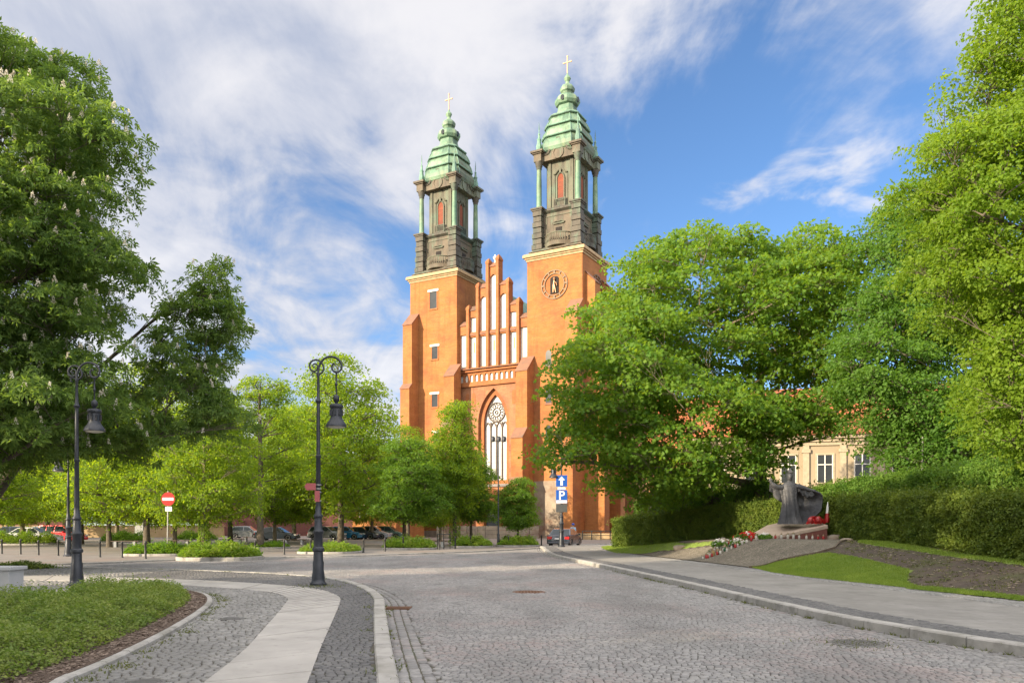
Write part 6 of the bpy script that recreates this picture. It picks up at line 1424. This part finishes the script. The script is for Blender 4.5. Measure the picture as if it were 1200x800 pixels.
# the robe: elliptical sections with deep folds
rings = []; N = 48
for i, (z, rx, ry, ox) in enumerate(((0, .43, .36, .02), (.12, .41, .34, .02), (.4, .34, .29, .01), (.8, .29, .25, 0), (1.15, .27, .22, -.01), (1.45, .30, .21, -.02), (1.66, .33, .19, -.02), (1.80, .25, .16, -.02), (1.88, .10, .10, -.02), (1.94, .09, .09, -.02))):
    a = [2*math.pi*k/N for k in range(N)]; fd = .13*max(0, 1-z/1.75)+.02
    if z > 1.7: fd = 0
    rings.append([((rx*(1+fd*math.sin(9*t+1.2*z)+.4*fd*math.sin(17*t+2)))*math.cos(t)+ox, (ry*(1+fd*math.sin(9*t+1.2*z)))*math.sin(t), z) for t in a])
m = MB(); m.loft(rings); fig = m.build('robed_body', MT['bronze'], st, True)
hd = MB(); rg = []
for z, rx, ry in ((1.92, .075, .08), (1.97, .085, .10), (2.03, .098, .118), (2.10, .104, .125), (2.17, .098, .115), (2.22, .075, .09), (2.25, .03, .04)):
    rg.append([(-.02+rx*math.cos(t), -.03+ry*math.sin(t)*(1.0+(.10 if (math.sin(t) < -.96 and 2.0 < z < 2.12) else 0)), z) for t in [2*math.pi*k/24 for k in range(24)]])
hd.loft(rg); hd.box(-.04, 0, -.185, -.13, 2.05, 2.11); hd.build('head', MT['bronze'], st, True)
mt = MB(); mt.loft([[(-.02+r*math.cos(t), -.03+r*1.1*math.sin(t), z) for t in [2*math.pi*k/4+.78 for k in range(4)]] for r, z in ((.085, 2.23), (.11, 2.28), (.10, 2.36), (.02, 2.46))]); mt.build('mitre', MT['bronze'], st)
# arms with hanging sleeves
skinned('arm', [(-.18, 0, 1.66, .13), (-.42, -.06, 1.60, .13), (-.62, -.14, 1.68, .12), (-.74, -.18, 1.84, .06), (-.78, -.2, 1.95, .05), (-.80, -.22, 2.03, .02), (-.72, -.2, 2.02, .018), (-.84, -.2, 2.0, .018)], [(0, 1), (1, 2), (2, 3), (3, 4), (4, 5), (4, 6), (4, 7)], MT['bronze'], st)
skinned('arm', [(.16, 0, 1.70, .13), (.40, -.10, 1.62, .12), (.62, -.16, 1.52, .09), (.80, -.2, 1.46, .05), (.90, -.22, 1.47, .02), (.90, -.24, 1.42, .018), (.88, -.2, 1.52, .016)], [(0, 1), (1, 2), (2, 3), (3, 4), (3, 5), (3, 6)], MT['bronze'], st)
def drape(name, P, thick=.05):
    nu, nv = len(P), len(P[0]); m = MB(); A = np.array(P); du = np.gradient(A, axis=0); dv = np.gradient(A, axis=1); nn = unit(np.cross(du, dv)); B = A+nn*thick
    idx = lambda i, j, s: s*nu*nv+i*nv+j; vs = [tuple(p) for p in A.reshape(-1, 3)]+[tuple(p) for p in B.reshape(-1, 3)]; fs = []
    for i in range(nu-1):
        for j in range(nv-1): fs.append((idx(i, j, 0), idx(i+1, j, 0), idx(i+1, j+1, 0), idx(i, j+1, 0))); fs.append((idx(i, j+1, 1), idx(i+1, j+1, 1), idx(i+1, j, 1), idx(i, j, 1)))
    for i in range(nu-1):
        for j in (0, nv-1): fs.append((idx(i, j, 0), idx(i+1, j, 0), idx(i+1, j, 1), idx(i, j, 1)))
    for j in range(nv-1):
        for i in (0, nu-1): fs.append((idx(i, j, 0), idx(i, j+1, 0), idx(i, j+1, 1), idx(i, j, 1)))
    m.add(vs, fs); return m.build(name, MT['bronze'], st, True)
# cloak: a hollow shell that billows out to the right and returns to the feet
P = []
for i in range(19):
    u = i/18; row = []; ang = u*math.pi*1.0
    # outer rim runs shoulder -> out -> down -> feet
    RX, RZ_ = (.25, .57, .9, 1.08, 1.16, 1.1, .98, .67, .40), (1.62, 1.50, 1.43, 1.31, 1.0, .72, .49, .13, .02); ox, oz = np.interp(u*8, range(9), RX), np.interp(u*8, range(9), RZ_)
    for j in range(9):
        v = j/8; back = .42*math.sin(v*math.pi*.62)*(1 if v < .8 else .95); f = 1-v
        x = .02+(ox-.02)*f**.8; z = oz*f+(1.5-1.35*u)*v; row.append((x+.02*math.sin(u*20+v*3), -.22+back+.04*math.sin(u*16+v*4), z+.02*math.sin(v*9)))
    P.append(row)
drape('cloak', P)
P = []
for i in range(13):                                    # sleeve and mantle hanging from the raised arm
    u = i/12; row = []
    for j in range(8):
        v = j/7; x = -.12-.66*u; z0 = 1.62+.20*u*u; row.append((x+.10*v*(1-u)+.03*math.sin(u*16), -.02-.14*u+.10*v+.04*math.sin(u*14+v*3), z0-v*(.95-.62*u)-.04*math.sin(u*14)))
    P.append(row)
drape('sleeve', P, .04)
P = []
for i in range(13):
    u = i/12; row = []
    for j in range(6):
        v = j/5; x = .12+.66*u; z0 = 1.74-.26*u; row.append((x+.10*v, -.10-.08*u-.03*v+.03*math.sin(u*20), z0-v*(.20+.20*math.sin(u*math.pi))-.05*v*math.sin(u*26)))
    P.append(row)
drape('sleeve', P, .04)
# lanterns, wreaths, flowers
def make_lantern(col):
    e = empty('grave_lantern', (0, 0, 0)); m = MB(); m.lathe([(.045, 0), (.055, .02), (.06, .09), (.05, .15), (.04, .165)], 10); m.build('glass', MT[col], e, True)
    m = MB(); m.lathe([(.05, .165), (.052, .185), (.035, .215), (.012, .235), (.01, .25)], 10); m.build('lid', MT['brass'], e, True); return e
protos = {c: make_lantern(c) for c in ('cl_red', 'cl_white', 'cl_green', 'cl_amber')}; fresh = set(protos)
rl = random.Random(9); word = dict(cl_red='red', cl_white='white', cl_green='green', cl_amber='amber')
spots = []
for i in range(17): u = i/16; spots.append((sx_-2.9+u*4.2+rl.uniform(-.06, .06), sy_-1.22+.1*u+rl.uniform(-.12, .02), 'along the front foot of the granite plinth'))
for i in range(40): spots.append((sx_-2.2-rl.uniform(0, 1.7), sy_-.8+rl.uniform(-.5, .6), 'crowded at the low left end of the plinth'))
for x, y, w_ in spots:
    c = rl.choice(('cl_red', 'cl_white', 'cl_white', 'cl_green', 'cl_white', 'cl_amber', 'cl_white', 'cl_white', 'cl_red'))
    if c in fresh: o = protos[c]; fresh.discard(c)
    else: o = copy_tree(protos[c])
    s = rl.uniform(.7, 1.15); o.scale = (s, s, s*rl.uniform(.9, 1.2)); o.location = (x, y, float(H(x, y))+.03)
    tag(o, f'small {word[c]} grave lantern '+w_, 'grave lantern', f'{word[c]} grave lanterns '+('along the plinth' if 'along' in w_ else 'at the low end of the plinth'))
for c in fresh:
    for ch in list(protos[c].children): bpy.data.objects.remove(ch)
    bpy.data.objects.remove(protos[c])
def flowers(name, loc, rx, ry, rz, leaf, n, size, seed, label, cat, parent=None, ring=False):
    r = np.random.default_rng(seed); d = unit(r.normal(0, 1, (n, 3))); d[:, 2] = np.abs(d[:, 2])
    if ring: a = r.uniform(0, 6.28, n); q = np.column_stack([np.cos(a)*rx, np.sin(a)*ry*.5, np.sin(a)*rz+rz])+r.normal(0, .06, (n, 3))
    else: q = d*np.array([rx, ry, rz])*r.uniform(.6, 1, n)[:, None]
    k = 6; si = np.repeat(np.arange(n), k); dd = unit(d[si]+r.normal(0, .8, (n*k, 3))); V, F = place(KITE, q[si]+dd*size*.1, unit(d[si]+r.normal(0, .4, (n*k, 3))), dd, np.full(n*k, size)*r.uniform(.7, 1.2, n*k))
    o = np_mesh(name, V, F, MT[leaf], parent)
    if parent is None: o.location = loc; tag(o, label, cat)
    return o
w = empty('wreath', (10.35, 34.9, 1.12), 0, 'large red and white flower wreath leaning at the left of the plinth', 'wreath')
flowers('red_flowers', None, .42, .3, .22, 'fl_red', 260, .085, 1, None, None, w); flowers('white_flowers', None, .2, .32, .28, 'fl_white', 26, .085, 2, None, None, w); flowers('leaves', None, .55, .3, .12, 'lf_dark', 120, .12, 3, None, None, w)
m = MB(); m.lathe([(.3, -.4), (.34, -.1), (.1, 0)], 10); m.build('basket', MT['wood'], w, True)
X, Y = 9.3, 35.2; Z = float(H(X, Y))+.05
w = empty('bouquet', (X, Y, Z+.05), 0, 'pile of pale pink and white cut flowers at the low left end of the lanterns', 'flowers'); flowers('petals', None, .5, .35, .30, 'fl_white', 60, .1, 4, None, None, w); flowers('leaves', None, .55, .4, .14, 'lf_dark', 100, .13, 5, None, None, w)
w = empty('bouquet', (X+1.5, Y-.3, Z+.1), 0, 'white bouquet lying on the front slope of the plinth', 'flowers'); flowers('petals', None, .4, .2, .16, 'fl_white', 45, .09, 6, None, None, w); flowers('leaves', None, .45, .22, .1, 'lf_dark', 70, .12, 7, None, None, w)
for k, (x, y, a_, lf, lb) in enumerate(((9.75, 34.3, .32, 'fl_white', 'pale bouquet among the lanterns nearest the pavement'), (10.0, 35.2, .3, 'fl_red', 'red carnations lying among the lanterns left of the plinth'), (10.75, 33.9, .25, 'fl_white', 'single small white bunch leaning on the low front corner of the plinth'))):
    w = empty('bouquet', (x, y, float(H(x, y))+.06), 0, lb, 'flowers'); flowers('petals', None, a_, a_*.7, .22, lf, 50, .09, 20+k, None, None, w); flowers('leaves', None, a_*1.2, a_, .12, 'lf_dark', 70, .12, 30+k, None, None, w)
w = empty('bouquet', (sx_+1.25, sy_-.35, sz_+.72), 0, 'red balls and carnations in a bouquet at the right of the statue', 'flowers'); flowers('petals', None, .42, .2, .26, 'fl_red', 130, .09, 8, None, None, w)
m = MB(); m.lathe([(.02, -.12), (.1, -.08), (.12, .02), (.08, .1), (.02, .13)], 12, (-.32, -.2, .12)); m.lathe([(.02, -.12), (.12, -.08), (.14, .02), (.09, .12), (.02, .15)], 12, (.02, -.22, .14)); m.build('red_ball', MT['cl_red'], w, True)
fg = empty('small_flag', (sx_+1.72, sy_-.2, sz_+.62), 0, 'small white and red flag rolled on a stick at the right end of the plinth', 'flag')
m = MB(); m.tube([(0, 0, 0), (.12, 0, 1.0)], .012, 6); m.build('stick', MT['wood'], fg)
m = MB(); m.loft([[(.06+.05*z+r*math.cos(t), r*math.sin(t), z) for t in [2*math.pi*k/8 for k in range(8)]] for r, z in ((.09, .12), (.11, .3), (.075, .52))]); m.build('red_half', MT['sign_red'], fg, True)
m = MB(); m.loft([[(.06+.05*z+r*math.cos(t), r*math.sin(t), z) for t in [2*math.pi*k/8 for k in range(8)]] for r, z in ((.075, .522), (.05, .8), (.015, 1.02))]); m.build('white_half', MT['sign_white'], fg, True)
for px, py, s, lb in ((980, 632, 1, 'low flat fieldstone lying on the memorial paving right of the plinth'), (797, 642.5, .8, 'grey boulder lying on the edge of the paving left of the lanterns'), (992, 634, .6, 'small brown stone near the corner of the paving edging')):
    X, Y, Z = hit(px, py); m = MB(); r_ = random.Random(px)
    m.loft([[(s*(.45*q+r_.uniform(-.04, .04))*math.cos(t), s*(.3*q+r_.uniform(-.03, .03))*math.sin(t), s*z) for t in [2*math.pi*k/10 for k in range(10)]] for q, z in ((.9, -.1), (1, .05), (.85, .16), (.4, .22))]); o = m.build('boulder', MT['rubble'], None, True, (X, Y, Z)); tag(o, lb, 'boulder', 'stones on the memorial paving')
